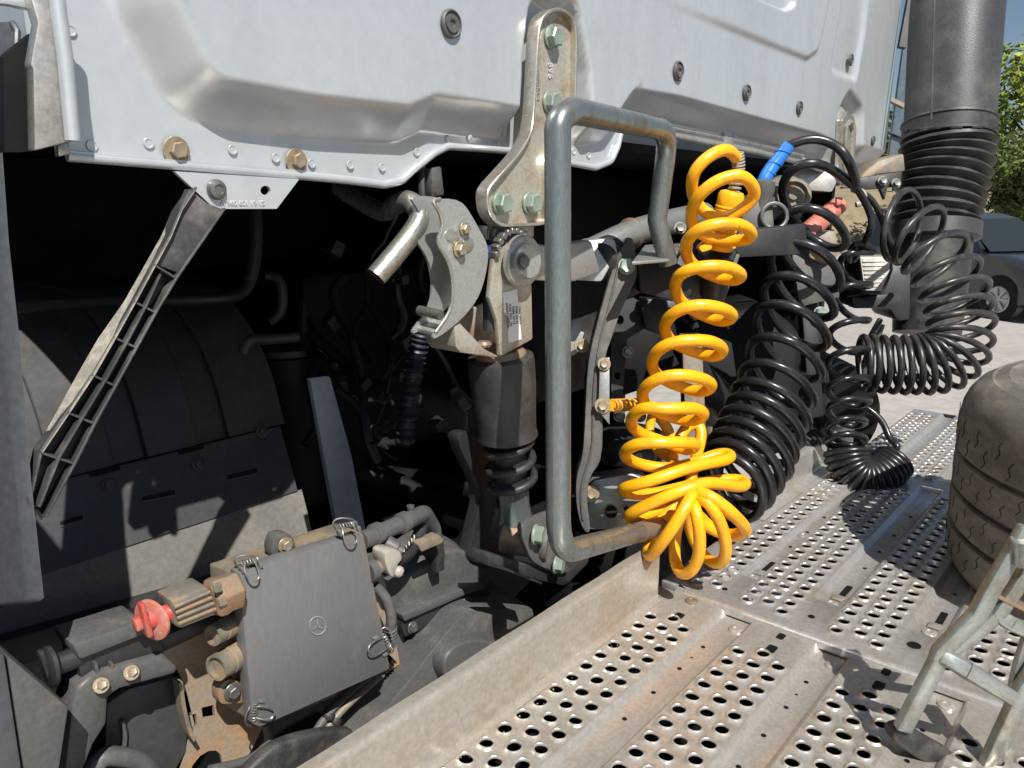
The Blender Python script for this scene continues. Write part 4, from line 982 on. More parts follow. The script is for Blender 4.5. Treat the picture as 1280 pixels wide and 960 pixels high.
part(hb, 'drop_plate', MB().prism([P(x, y, 2.02) for x, y in ((990, 318), (1045, 316), (1050, 372), (1000, 384))], _h*.03), M_DUSTY, bev=.004)
part(hb, 'support_leg', MB().prism([P(x, y, 2.05) for x, y in ((1002, 380), (1022, 376), (1030, 520), (1012, 524))], _h*.04), M_DARKG, bev=.004)
inst(hb, 'bolt', HX_GREEN, P(1025, 392, 2.04), -FW, spin=.3)
part(hb, 'hook', MB().tube(spline([P(1072, 238, 2.2), P(1080, 242, 2.2), P(1078, 252, 2.2), P(1070, 256, 2.2)], 4), .008, 8), M_CLIP)
rc = thing('hose_coupling', 'faded red ribbed coupling lying behind the black coil', 'coupling', P(1000, 300, 2.08), 'hose couplings on the bracket')
ra, rb2 = P(1002, 297, 2.0), P(1049, 256, 2.12); Lr = (rb2-ra).length
prof = [(.0, 0), (.033, .001), (.034, .012), (.026, .02)]
for k in range(10):
    h = .024+k*(Lr-.06)/10; prof += [(.0235, h), (.026, h+.003), (.026, h+.006), (.0235, h+.008)]
prof += [(.020, Lr-.03), (.024, Lr-.02), (.024, Lr-.004), (.016, Lr), (0, Lr)]
part(rc, 'body', MB().lathe(prof, ra, rb2-ra, 22), M_PINK)
part(rc, 'end_lug', MB().prism([P(x, y, 2.06) for x, y in ((1046, 246), (1054, 247), (1053, 255), (1046, 257))], _h*.012), M_PINK, bev=.002)

# work lamp
lp_ = thing('work_lamp', 'square work lamp with pale ribbed lens between the coils', 'lamp', P(1098, 370, 2.5))
part(lp_, 'housing', MB().prism(rounded([P(x, y, 2.47) for x, y in ((1072, 317), (1112, 318), (1117, 336), (1106, 368), (1078, 367))], .012, 3), _h*.12), M_BLACK, bev=.008)
ln = part(lp_, 'lens', MB().prism(rounded([P(x, y, 2.455) for x, y in ((1075, 321), (1110, 321), (1113, 336), (1102, 364), (1081, 363))], .008, 3), _h*.012), M_LENS, bev=.004)
for k in range(7):
    y = 327+k*5.2; xa = 1075.5+(y-321)*.14; xb = 1111-(max(y-336, 0))*.4
    part(ln, 'rib', MB().tube([P(xa+2, y, 2.452), P(xb-2, y, 2.4555)], .0022, 6), M_LENS)
part(lp_, 'arm', MB().prism([P(x, y, 2.52) for x, y in ((1064, 372), (1118, 366), (1122, 384), (1068, 386))], _h*.05), M_BLACK, bev=.006)

# ================================================================== AIR INTAKE
sn = thing('air_intake', 'tall black air intake pipe with ribbed bellows at the right', 'intake pipe', P(1155, 415, 2.75))
ds = 2.68
def ap_(x, y): return P(x, y, ds)
up_ = [ap_(1206, -60), ap_(1197, 0), ap_(1191, 80), ap_(1186, 156)]
wr_ = [.150, .148, .146, .142]
sq = MB()
up_s = spline(up_, 6)
rads = list(np.interp(np.linspace(0, 3, len(up_s)), range(4), wr_))
part(sn, 'upper_pipe', sq.tube(up_s, rads, 40), M_SNORK)
part(sn, 'moulding_seam', MB().tube([P(1170, -60, ds-.1295), P(1168, 0, ds-.1275), P(1166, 80, ds-.1275), P(1164, 150, ds-.1235)], .0035, 6), M_SNORK)
part(sn, 'collar', MB().lathe([(.142, 0), (.150, .002), (.152, .010), (.147, .014), (.146, .052), (.150, .056), (.150, .066), (.14, .068)], ap_(1186, 152), ap_(1184.5, 178)-ap_(1186, 152), 48), M_BELLOW)
for k in range(10):
    a = k*.42+2.0
    u = ZP.orthogonal()
    c = ap_(1185.3, 165)
    dirv = (-FW*math.cos(a-3.6)+RT*math.sin(a-3.6)); dirv.z = 0; dirv.normalize()
    sd2 = ZP.cross(dirv)
    part(sn, 'clamp_tab', MB().bar([c+dirv*.148-sd2*.018+ZP*.004, c+dirv*.150+sd2*.018+ZP*.004], .010, .008, ZP), M_BLACK, bev=.002)
bpath = [ap_(1184, 178), ap_(1183, 200), ap_(1178, 228), ap_(1172, 255), ap_(1168, 282)]
bs = spline(bpath, 40); rb = []
nrib = 9
for i in range(len(bs)):
    t = i/(len(bs)-1)
    base = .150-.012*t
    ph = t*nrib % 1
    saw = (1-abs(2*ph-1))**.8
    rb.append(base-.020+.026*saw if i > 8 else base-.004+.002*i/8)
part(sn, 'bellows', MB().tube(bs, rb, 44), M_BELLOW, ang=80)
part(sn, 'lower_flange', MB().lathe([(.13, 0), (.146, .0), (.146, .05), (.134, .056)], ap_(1168, 281), ap_(1165, 330)-ap_(1168, 281), 44), M_SNORK)
part(sn, 'flange_lug', MB().prism([P(x, y, ds-.02) for x, y in ((1204, 280), (1221, 280), (1221, 300), (1206, 301))], _h*.04), M_SNORK, bev=.004)
part(sn, 'lower_pipe', MB().tube([ap_(1167, 298), ap_(1163, 350), ap_(1158, 416)], [.122, .118, .108], 40), M_BELLOW)
part(sn, 'side_duct', MB().prism(rounded([P(x, y, 2.62) for x, y in ((1064, 372), (1120, 326), (1150, 320), (1150, 400), (1122, 402), (1112, 386), (1068, 386))], .03, 4), _h*.18), M_BLACK, bev=.02)

# ================================================================== TYRE
tb_ = PZ(1222, 748, 1.007)
TR, TH = .42, .37
tc = tb_+RT*(TR-.012); tc.z = 1.007
tax = Vector((-.03, .02, 1)).normalized()
ty = thing('loose_tyre', 'worn dusty tyre lying flat on the walkway at the right edge', 'tyre', tc, None)
prof = [(.20, .06), (.23, .035), (.30, .015), (.36, .006), (.392, .012), (.408, .028)]
h0, h1 = .044, .375
gro = [.120, .198, .278]
prof.append((TR-.004, h0))
hs = [h0+.004]
for g_ in gro: prof += [(TR, g_-.0075), (TR-.013, g_-.0055), (TR-.013, g_+.0055), (TR, g_+.0075)]
prof += [(TR-.001, h1-.03), (TR-.006, h1), (TR-.014, h1+.02), (TR-.03, h1+.042), (TR-.055, h1+.058), (TR-.060, h1+.056), (TR-.085, h1+.066), (TR-.092, h1+.063), (TR-.13, h1+.068), (TR-.17, h1+.055), (TR-.20, h1+.03), (TR-.215, h1-.02), (TR-.21, .1), (.20, .06)]
part(ty, 'carcass', MB().lathe(prof, tc, tax, 120), M_TYRE, ang=35)
# tread sipes: thin zigzag cuts (dark rubber edges) standing on each rib
su = tax.orthogonal().normalized(); sv = tax.cross(su)
sip = MB()
for ri, (ha, hb_) in enumerate(((.050, .110), (.131, .188), (.209, .268), (.289, .362))):
    n = 72
    for k in range(n):
        a0 = k*math.tau/n+ri*.02
        pts = []
        for q in range(4):
            f = q/3*.55+(.45 if k % 2 else 0); a = a0+(.010 if q % 2 else -.010)+f*.022
            d = su*math.cos(a)+sv*math.sin(a); pts.append(tc+tax*(ha+(hb_-ha)*f)+d*(TR+.0004))
        sip.bar(pts, .0016, .0012, su*-math.sin(a0)+sv*math.cos(a0))
part(ty, 'tread_sipe', sip, M_DARKG, kind='stuff')

# ================================================================== STEP FRAME
lf = thing('step_frame', 'galvanised folding step frame with black rubber foot in the lower right corner', 'step frame', PZ(1140, 940, 1.0))
def z7(x, y, d): return P(1040+x/3, 640+y/3, d)
def dl(y): return 1.30-(y/960)*.0-(1-y/960)*.12            # closer as it rises
def L(x, y, o=0.): return z7(x, y, 1.03+.115*y/960+o)
leg = [L(735, 55), L(600, 280), L(545, 385), L(405, 525), L(395, 560), L(262, 815)]
part(lf, 'leg', MB().bar(rounded(leg, .03, 4, False), .024, .017, RT), M_LADDER, bev=.004)
part(lf, 'leg', MB().bar(rounded([L(800, 540, -.02), L(720, 660, -.02), L(570, 985, -.02)], .04, 4, False), .026, .017, RT), M_LADDER, bev=.004)
part(lf, 'brace', MB().bar(rounded([L(405, 535, -.004), L(500, 590, -.01), L(690, 705, -.03)], .03, 4, False), .021, .014, UP), M_LADDER, bev=.004)
part(lf, 'brace', MB().bar(rounded([L(410, 540), L(520, 470), L(620, 385), L(720, 240), L(790, 90)], .03, 4, False), .021, .014, RT), M_LADDER, bev=.004)
part(lf, 'brace', MB().bar(rounded([L(620, 385), L(665, 415), L(740, 450), L(800, 470)], .02, 4, False), .021, .014, UP), M_LADDER, bev=.004)
part(lf, 'brace', MB().bar(rounded([L(740, 450), L(700, 580), L(675, 690)], .02, 4, False), .016, .012, RT), M_LADDER, bev=.004)
part(lf, 'tread_plate', MB().prism([L(585, 305, -.01), L(640, 335, -.01), L(740, 385, -.01), L(740, 362, .03), L(650, 320, .03)], UP*.006), M_RUST, bev=.0015)
part(lf, 'gusset', MB().prism([L(585, 305), L(650, 345), L(622, 385), L(583, 400)], FW*.004), M_LADDER)
part(lf, 'tube_end', MB().tube([L(722, 100, -.01), L(722, 190, -.01)], .016, 14), M_LADDER)
fo = [L(240, 815), L(300, 812), L(360, 850), L(440, 895), L(520, 960), L(500, 1010), L(420, 985), L(330, 930), L(265, 890), L(232, 850)]
part(lf, 'rubber_foot', MB().prism(spline(fo, 2, True), FW*.03), M_FOOT, label='black rubber foot scuffed grey', bev=.008)

# ================================================================== LEFT: FAIRING, STRUT, WHEEL ARCH
fa = thing('side_fairing', 'plain grey side fairing panel along the left edge of the picture', 'fairing', P(30, 750, .78))
fo_ = [(-60, 33), (8, 33), (10, 27), (20, 27), (25, 36), (24, 72), (17, 105), (5, 145), (2, 160), (12, 300), (24, 410), (40, 600), (56, 748), (50, 753), (-60, 768)]
def FP(x, y): return P(x, y, .775-(x-56)*.0006)
part(fa, 'panel', MB().prism([FP(x, y) for x, y in fo_], Vector((-.01, .016, 0))), M_PANEL, bev=.002)
part(fa, 'hook', MB().tube([FP(22, 62)-FW*.002, FP(23, 40)-FW*.002, FP(17, 30)-FW*.002], .0035, 8), M_PANEL)
part(fa, 'bush', MB().lathe([(.0, .0), (.02, 0), (.026, .006), (.026, .03), (.02, .034)], P(9, 155, .95), -FW, 20), M_DARKG)

sk = thing('plastic_strut', 'ribbed grey plastic strut running diagonally from the cab bracket down to the fairing', 'strut', P(50, 650, .79))
# centre lines of the strut's open face in the photo: left rim A, middle rib B, right rim C
A_ = [(238, 236), (197, 305), (120, 430), (68, 530), (48, 565), (40, 640)]
lx = [(228, 262), (214, 296), (195, 331), (170, 377), (145, 422), (118, 469), (87, 516), (53, 566), (40, 622)]
rx_ = [(282, 262), (256, 300), (223, 348), (197, 391), (173, 435), (147, 483), (121, 530), (96, 580), (58, 650)]
def SD(y): return .905-(y-250)/400*.06
def SP(x, y, o=0): q = PY(x, y, SD(y)); return q+Vector((0, o, 0))
floor_ = [SP(x+2, y, .022) for x, y in [(244, 236)]+lx]+[SP(x-2, y, .022) for x, y in rx_[::-1]]
part(sk, 'web', MB().prism(floor_, (0, .004, 0)), M_BLACK)
part(sk, 'left_rim', MB().bar([SP(x+2, y, .016) for x, y in [(246, 236)]+lx], .0028, .026, XP), M_STRUT, bev=.0008, seg=1)
part(sk, 'right_rim', MB().bar([SP(x, y, .013) for x, y in rx_], .0030, .026, XP), M_STRUT, bev=.0008, seg=1)
mid = [((a[0]+c[0])/2, (a[1]+c[1])/2) for a, c in zip(lx, rx_)]
part(sk, 'centre_rib', MB().bar([SP(x, y, .010+(.010 if i < 2 else 0)) for i, (x, y) in enumerate(mid[1:])], .0026, .022, XP), M_STRUT)
for (a, c) in zip(lx[2:], rx_[2:]): part(sk, 'cross_rib', MB().bar([SP(a[0], a[1], .012), SP(c[0], c[1], .012)], .0022, .022, ZP), M_STRUT)
part(sk, 'top_blade', MB().prism([SP(x, y, .006) for x, y in ((240, 236), (262, 254), (283, 262), (256, 300), (228, 342), (196, 330), (214, 296), (228, 262))], (0, .012, 0)), M_STRUT, bev=.001)
side = [(238, 238), (218, 262), (201, 296), (181, 331), (155, 377), (122, 424), (96, 469), (68, 520), (50, 552)]
sid2 = [(244, 238), (228, 262), (214, 296), (195, 331), (170, 377), (145, 422), (118, 469), (87, 516), (53, 566)]
vs = [PY(x, y, SD(y)+.026) for x, y in side[:9]]; vs2 = [SP(x, y, -.001) for x, y in sid2]
sm = MB(); sm.v = vs+vs2; n_ = len(vs); sm.f = [(i, i+1, i+1+n_, i+n_) for i in range(n_-1)]
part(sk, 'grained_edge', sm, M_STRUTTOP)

# wheel arch: profile in Y-Z carried along X
AX0, AX1 = .16, .885
ap0 = [PX(x, y, AX1) for x, y in ((404, 735), (396, 690), (385, 640), (370, 583), (355, 530), (340, 470), (322, 425), (300, 390), (262, 352), (225, 345))]
prf = [(p.y, p.z) for p in ap0]
prf += [(prf[-1][0]+.15, prf[-1][1]-.005), (prf[-1][0]+.3, prf[-1][1]-.06)]
ar = thing('wheel_arch', 'black plastic wheel arch guard with broad raised ribs at the left', 'wheel arch', (.42, prf[0][0], prf[0][1]))
low_ = [(y, z) for y, z in prf[:5]]
def sheet_x(profile, x0, x1, mat_, name, off=(0, 0), label=None, th=.004):
    m = MB(); n = 2
    c0 = [Vector((x0, y+off[0], z+off[1])) for y, z in profile]
    pl = [Vector((0, y, z)) for y, z in profile]
    back = []
    for i, p in enumerate(pl):
        t = (pl[min(i+1, len(pl)-1)]-pl[max(i-1, 0)]).normalized(); nn_ = Vector((0, t.z, -t.y)); back.append(p+nn_*th)
    loop = pl+back[::-1]
    m.prism([Vector((x0, p.y+off[0], p.z+off[1])) for p in loop], (x1-x0, 0, 0))
    return part(ar, name, m, mat_, label=label, bev=.0016, seg=1)
sheet_x(prf[:3]+[((prf[2][0]+prf[3][0])/2, (prf[2][1]+prf[3][1])/2)], AX0, AX1, M_ARCHD_LIT, 'lower_fascia')
dpl = Vector((0, -.010, .004))
up2 = [((prf[2][0]+prf[3][0])/2-.004, (prf[2][1]+prf[3][1])/2), (prf[3][0]-.004, prf[3][1]), (prf[4][0]-.004, prf[4][1])]
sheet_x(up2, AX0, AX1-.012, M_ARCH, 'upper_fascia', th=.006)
cur = prf[4:]
crv = [(p.y, p.z) for p in spline([Vector((0, y, z)) for y, z in cur], 4)]
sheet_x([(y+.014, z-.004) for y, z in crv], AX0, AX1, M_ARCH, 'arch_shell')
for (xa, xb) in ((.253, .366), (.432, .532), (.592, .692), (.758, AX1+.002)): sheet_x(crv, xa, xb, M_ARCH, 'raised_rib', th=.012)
sc_me = MB().lathe([(.0135, 0), (.0135, .002), (.0115, .003), (.0105, .001), (.008, .001), (.0075, .006), (.005, .0065), (.0045, .004), (0, .004)], (0, 0, 0), ZP, 22).mesh('screw'); sc_me.materials.append(M_DUSTY)
def on_arch(x, y):
    """point where the pixel's ray meets the fascia"""
    r = ray(x, y)
    for (y0, z0), (y1, z1) in zip(prf[:4], prf[1:5]):
        # intersect with the plane through the two profile points, along X
        nn_ = Vector((0, z1-z0, -(y1-y0))).normalized(); p0 = Vector((0, y0, z0)); t = (p0-CAM).dot(nn_)/r.dot(nn_); q = CAM+r*t
        if z0-1e-4 <= q.z <= z1+1e-4: return q, (nn_ if nn_.y < 0 else -nn_)
    return PY(x, y, 1.4), YN
for (x, y) in ((135, 607), (247, 581), (326, 540)):
    q, nn_ = on_arch(x, y); inst(ar, 'screw', sc_me, q+nn_*.005, nn_)
for (x, y, w_) in ((197, 617, 20), (301, 590, 18), (88, 648, 14)):
    q, nn_ = on_arch(x, y); t = Vector((.06, 0, 0))
    part(ar, 'slot_edge', MB().tube([on_arch(x-w_, y+10.5)[0]+nn_*.0058, on_arch(x+w_, y+2.6)[0]+nn_*.0058], .0011, 6), M_ARCHD_LIT)
    part(ar, 'slot', MB().prism([on_arch(x-w_, y+4.4)[0]+nn_*.0056, on_arch(x+w_, y-4.2)[0]+nn_*.0056, on_arch(x+w_, y+1.6)[0]+nn_*.0056, on_arch(x-w_, y+9.4)[0]+nn_*.0056], nn_*.0006), M_DARK)
for (xa, xb) in ((.532, .592), (.366, .432), (.692, .758)):
    yy, zz = prf[4]
    part(ar, 'clip_slot', MB().box((xa-.02, yy-.008, zz-.004), (.05, .006, .005)), M_DARK)
part(ar, 'bottom_rail', MB().prism([PY(x, y, prf[1][0]-.02) for x, y in ((-30, 812), (310, 712), (400, 686), (402, 720), (312, 742), (-30, 850))], (0, .03, 0)), M_BLACK, bev=.003)

# ================================================================== LOWER LEFT BRACKETS
rp_ = thing('mounting_plate', 'large rust stained steel plate with cut-outs carrying the grey control box', 'plate', PY(230, 950, .95))
YM = .935
outer = [(200, 778), (262, 740), (330, 700), (420, 690), (480, 720), (500, 830), (470, 850), (330, 905), (318, 930), (300, 965), (225, 975), (230, 940), (243, 905), (232, 860), (222, 838), (205, 828)]
h1 = [PY(238+9*a, 901+9*b_, YM) for a, b_ in ((-.9, -.6), (.8, -1), (1, .7), (-.7, 1))]
h2 = [PY(260+9*a, 890+9*b_, YM) for a, b_ in ((-.9, -.6), (.8, -1), (1, .7), (-.7, 1))]
h3 = spline([PY(x, y, YM) for x, y in ((238, 968), (250, 945), (270, 938), (278, 950), (278, 966), (260, 972))], 2, True)
part(rp_, 'plate', MB().prism([PY(x, y, YM) for x, y in outer], (0, .006, 0), [h1, h2, h3]), M_RUSTY)
part(rp_, 'hook', MB().bar(spline([PY(x, y, YM-.02) for x, y in ((222, 850), (226, 880), (233, 908), (240, 922))], 4), .018, .005, (0, 1, 0)), M_CONN)
lpb = thing('loop_bracket', 'curved dark loop bracket with two bolts in the lower left corner', 'bracket', PY(120, 960, .90))
band_o = [(80, 975), (86, 920), (90, 880), (98, 858), (120, 842), (205, 818), (222, 832), (222, 842), (150, 862), (136, 872), (134, 905), (118, 930), (100, 975)]
part(lpb, 'band', MB().prism([PY(x, y, .86) for x, y in band_o], (0, .05, 0)), M_DUSTY, bev=.006)
part(lpb, 'inner_panel', MB().prism([PY(x, y, .93) for x, y in ((134, 880), (160, 862), (218, 846), (236, 905), (232, 940), (205, 990), (140, 990), (132, 930))], (0, .01, 0)), M_ARCH, bev=.002)
part(lpb, 'inner_rib', MB().tube(spline([PY(x, y, .925) for x, y in ((152, 900), (156, 930), (140, 975))], 4), .003, 6), M_DUSTY)
part(lpb, 'inner_collar', MB().tube(spline([PY(x, y, .90) for x, y in ((108, 985), (125, 950), (150, 946), (180, 955), (200, 985))], 5), .012, 10), M_DUSTY)
inst(lpb, 'bolt', HX_TAN, PY(126, 857, .855), Vector((0, -.8, .6)), spin=.2, scale=.48)
inst(lpb, 'bolt', HX_TAN, PY(164, 841, .855), Vector((0, -.8, .6)), spin=.4, scale=.48)
sb = thing('side_box', 'dark grey box corner with a split edge at the very bottom left', 'box', PY(40, 960, .80))
part(sb, 'front', MB().prism([PY(x, y, .80) for x, y in ((8, 818), (86, 884), (70, 990), (34, 990))], (0, .05, 0)), M_DUSTY, bev=.002)
part(sb, 'side', MB().prism([PY(x, y, .795) for x, y in ((-50, 815), (6, 818), (32, 990), (-50, 990))], (0, .05, 0)), M_PANEL, bev=.003)

# shaded connector left, with its twin that has the red handle
c2_ = thing('plug_connector', 'black plug connector in the shade of the fairing, below the red one', 'connector', PY(120, 850, .88), 'plug connectors beside the control box')
part(c2_, 'base', MB().prism([PY(x, y, .87) for x, y in ((95, 806), (188, 775), (206, 812), (204, 826), (112, 862), (100, 845))], (0, .05, 0)), M_BLACK, bev=.004)
part(c2_, 'body', MB().prism([PY(x, y, .86) for x, y in ((90, 806), (180, 776), (190, 790), (100, 826))], (0, .06, 0)), M_DUSTY, bev=.004)
part(c2_, 'shaft', MB().tube([PY(64, 833, .88), PY(100, 820, .88)], .012, 16), M_BLACK)
part(c2_, 'handle_disc', MB().lathe([(.020, 0), (.023, .002), (.023, .006), (.02, .008)], PY(58, 835, .88), PY(64, 833, .88)-PY(58, 835, .88), 26), M_BLACK)
part(c2_, 'handle_bar', MB().prism([PY(x, y, .875) for x, y in ((49, 818), (56, 814), (70, 850), (62, 856))], (0, .012, 0)), M_BLACK, bev=.002)
for xx in (118, 138): part(c2_, 'rib', MB().prism([PY(x, y, .862) for x, y in ((xx, 830), (xx+4, 829), (xx+8, 852), (xx+4, 853))], (0, .01, 0)), M_DUSTY)
c1_ = thing('plug_connector', 'rusty plug connector with red handle plugged into the control box', 'connector', PY(250, 780, .83), 'plug connectors beside the control box')
YC = .845
pa, pb_ = PY(196, 772, YC), PY(290, 733, YC); axc = (pb_-pa).normalized(); LL = (pb_-pa).length
part(c1_, 'handle_shaft', MB().lathe([(.010, -.012), (.0105, 0), (.0105, .022), (.012, .024), (.012, .03)], pa, axc, 18), M_RED)
hd_ = part(c1_, 'handle_disc', MB().lathe([(.0235, 0), (.0255, .001), (.0255, .004), (.0235, .005)], PY(188, 776, YC), (axc+Vector((0, .35, 0))).normalized(), 30), M_PINK)
part(hd_, 'grip', MB().prism([PY(x, y, YC-.016) for x, y in ((176, 757), (182, 754), (193, 795), (186, 799))], (0, .012, 0)), M_RED, bev=.002)
part(hd_, 'grip', MB().prism([PY(x, y, YC-.008) for x, y in ((169, 777), (180, 772), (183, 785), (172, 791))], (0, .012, 0)), M_RED, bev=.002)
for a in (0, 1, 2, 3):
    pass
pb1 = [(214, 752), (258, 733), (264, 738), (272, 768), (226, 787), (220, 782), (222, 772)]
part(c1_, 'body', MB().prism([PY(x, y, YC-.020) for x, y in pb1], (0, .04, 0)), M_CONN, bev=.004)
for k in range(4):
    y = 757+k*7; part(c1_, 'body_rib', MB().tube([PY(218+k*1.5, y+2, YC-.0215), PY(262+k*2.5, y-17, YC-.0215)], .0022, 6), M_RUSTCON if k % 2 else M_CONN)
hexp = MB().lathe([(.020, -.004), (.026, 0), (.027, .008), (.025, .016), (.026, .03), (.022, .034)], PY(266, 748, YC), axc, 6)
part(c1_, 'hex_collar', hexp, M_RUSTCON, bev=.001)
for (x, y) in ((272, 735), (278, 752)): part(c1_, 'collar_window', MB().prism(rounded([PY(x+dx, y+dy, YC-.0265) for dx, dy in ((-5, -4), (5, -7), (7, 4), (-3, 7))], .002, 2), (0, .004, 0)), M_CONN, bev=.001)
# dark rail under the connectors
part(c1_, 'under_rail', MB().prism([PY(x, y, .90) for x, y in ((195, 800), (300, 755), (302, 770), (200, 818))], (0, .04, 0)), M_BLACK, bev=.003)

# ================================================================== CONTROL BOX
YB = .845
bx = thing('control_box', 'flat dark grey control box with round star emblem and wire clips at its corners', 'control box', PY(390, 880, YB))
fc = [(299, 716), (452, 668), (487, 836), (478, 840), (326, 908), (316, 905)]
part(bx, 'lid', MB().prism(rounded([PY(x, y, YB) for x, y in fc], .004, 3), (0, .022, 0)), M_BOX, bev=.003)
bkx = [(293, 718), (450, 664), (455, 668), (488, 832), (326, 905), (312, 900)]
part(bx, 'base', MB().prism([PY(x, y, YB+.024) for x, y in bkx], (-.006, .055, 0)), M_CONN, bev=.003)
em = part(bx, 'emblem', MB().tube([PY(397+10.2*math.cos(t), 782+11.2*math.sin(t), YB-.0006) for t in np.linspace(0, math.tau, 33)], .0011, 6, False), M_STAR)
for t in (-90, 30, 150):
    a = math.radians(t-3); ec = PY(397, 782, YB-.0008); tip = PY(397+9.6*math.cos(a), 782+10.6*math.sin(a), YB-.0008); sdv = (tip-ec).cross(Vector((0, 1, 0))).normalized()*.0017
    part(em, 'star_point', MB().prism([ec+sdv, tip, ec-sdv], (0, -.0006, 0)), M_STAR)
# drip marks left by paint splashes
rng = random.Random(4)
def lug(x, y, rot=0):
    lg = part(bx, 'mounting_lug', MB().prism(spline([PY(x+dx, y+dy, YB+.03) for dx, dy in ((-15, 14), (-14, -6), (-4, -14), (8, -12), (14, 2), (15, 14), (0, 16))], 3, True), (0, .02, 0)), M_RUSTCON if rot else M_DUSTY, bev=.003)
    part(lg, 'washer', MB().lathe([(.011, 0), (.0115, .003), (.008, .004)], PY(x, y, YB+.029), YN, 20), M_CONN)
    inst(lg, 'bolt', HX_GREY if rot else HX_SMALL, PY(x, y, YB+.026), spin=.3, scale=.85 if rot else .95)
lug(356, 681); lug(290, 864, 1)
def wire_latch(x, y, ang):
    """sprung wire bail with its hook at a corner of the lid"""
    ca_, sa_ = math.cos(ang), math.sin(ang)
    def q(u, v, o=0): return PY(x+u*ca_-v*sa_, y+u*sa_+v*ca_, YB-.006+o)
    lt = part(bx, 'wire_latch', MB().tube(spline([q(*p) for p in ((-6, -6, .01), (-8, 6, 0), (-4, 18, -.004), (4, 21, -.005), (9, 14, -.003), (7, 0, 0), (3, -8, .01))], 5), .0013, 8), M_WIRE)
    part(lt, 'bail', MB().tube(spline([q(*p) for p in ((-16, 0, .02), (-19, -8, .016), (-12, -13, .012), (0, -12, .008), (8, -8, .012), (6, -2, .016))], 5), .0013, 8), M_WIRE)
    part(lt, 'spring', band([q(-12, -3, .008), q(0, -4, .006), q(10, -5, .008)], .0034, .0011, 7, 10, 6), M_WIRE)
    part(lt, 'keeper', MB().prism([q(*p) for p in ((-12, 3, .003), (-8, 2, .003), (-7, 9, .003), (-11, 10, .003))], (0, .01, 0)), M_BOX, bev=.001)
    part(lt, 'keeper', MB().prism([q(*p) for p in ((11, 0, .003), (15, -1, .003), (16, 6, .003), (12, 7, .003))], (0, .01, 0)), M_BOX, bev=.001)
wire_latch(313, 706, -.15); wire_latch(436, 660, -.1); wire_latch(322, 890, -1.35); wire_latch(480, 805, 1.2)
# two tubular ports on the left side
for (x, y, r, l) in ((274, 786, .0135, .028), (284, 822, .0175, .034)):
    p1 = PY(x+16, y-5, YB+.03); p0_ = p1+Vector((-l*1.2, -.012, .004))
    pt = part(bx, 'port', MB().lathe([(r*.8, .006), (r*.8, 0), (r, 0), (r, l*.6), (r*1.06, l*.62), (r*1.06, l+.02)], p0_, p1-p0_, 24), M_CONN)
    part(pt, 'bore', MB().lathe([(r*.8, .0), (r*.8, .002), (0, .003)], p0_+(p1-p0_).normalized()*.014, p1-p0_, 20), M_CONN)

# pipes at the box's right side
pp = thing('pipe_fitting', 'black pipes and fittings with one pale clip leaving the right side of the control box', 'pipe fitting', PY(490, 720, .90))
part(pp, 'upper_pipe', MB().tube(rounded([PY(452, 676, .89), PY(500, 655, .90), PY(530, 641, .93), PY(541, 660, .95), PY(548, 700, .96)], [0, .03, .03, .03, 0], 6, False), .0145, 18), M_DUSTY)
for (x, y) in ((466, 669), (500, 655)): part(pp, 'collar', MB().lathe([(.0145, 0), (.0175, .002), (.0175, .014), (.0145, .016)], PY(x, y, .893), PY(500, 655, .90)-PY(452, 676, .89), 20), M_DUSTY)
part(pp, 'sensor', MB().lathe([(.012, 0), (.013, .003), (.013, .02), (.009, .022), (.009, .03), (0, .032)], PY(482, 678, .885), Vector((.5, -.6, -.5)), 18), M_DUSTY)
part(pp, 'lower_pipe', MB().tube([PY(462, 714, .875), PY(485, 703, .875)], .011, 16), M_CONN)
part(pp, 'port_ring', MB().lathe([(.016, 0), (.018, .002), (.018, .012), (.015, .014)], PY(460, 715, .875), PY(485, 703, .875)-PY(460, 715, .875), 20), M_DUSTY)
cp = part(pp, 'pale_clip', MB().prism(spline([PY(x, y, .855) for x, y in ((481, 692), (492, 687), (500, 690), (502, 700), (497, 707), (504, 715), (500, 722), (489, 720), (484, 710))], 3, True), (0, .03, 0)), M_CLIP, bev=.003)
part(cp, 'clip_nut', MB().lathe([(.007, 0), (.009, .002), (.009, .008), (.005, .012), (0, .012)], PY(495, 713, .853), Vector((.4, -.8, -.3)), 14), M_CLIP)
hs_ = part(pp, 'marked_hose', MB().tube(spline([PY(497, 700, .90), PY(512, 690, .91), PY(522, 672, .925), PY(530, 650, .94)], 6), .011, 14), M_BLACK)
for k in range(5):
    text(hs_, 'print', '018981'[k], .010, PY(505+k*3.2, 688-k*4.2, .892), PY(522, 672, .925)-PY(505, 690, .905), ZP, M_WHITE, .0003)
part(pp, 'flat_tab', MB().prism(rounded([PY(x, y, .90) for x, y in ((522, 680), (550, 670), (555, 674), (553, 679), (527, 690))], .003, 2), (0, .02, .002)), M_CONN, bev=.002)
part(pp, 'tab_post', MB().box(PY(546, 694, .94), (.02, .02, .06)), M_BLACK, bev=.003)
part(pp, 'side_hose', MB().tube(spline([PY(468, 732, .88), PY(482, 748, .87), PY(489, 770, .865), PY(488, 790, .87), PY(486, 812, .88)], 6), .0085, 14), M_DUSTY)
part(pp, 'hose_sleeve', band([PY(488, 782, .866), PY(488, 796, .87), PY(487, 806, .875)], .0095, .0018, 7, 10, 6), M_DUSTY)
part(pp, 'bolt_head', MB().lathe([(.006, 0), (.007, .006), (0, .008)], PY(513, 636, .92), ZP, 8), M_GREYBOLT)

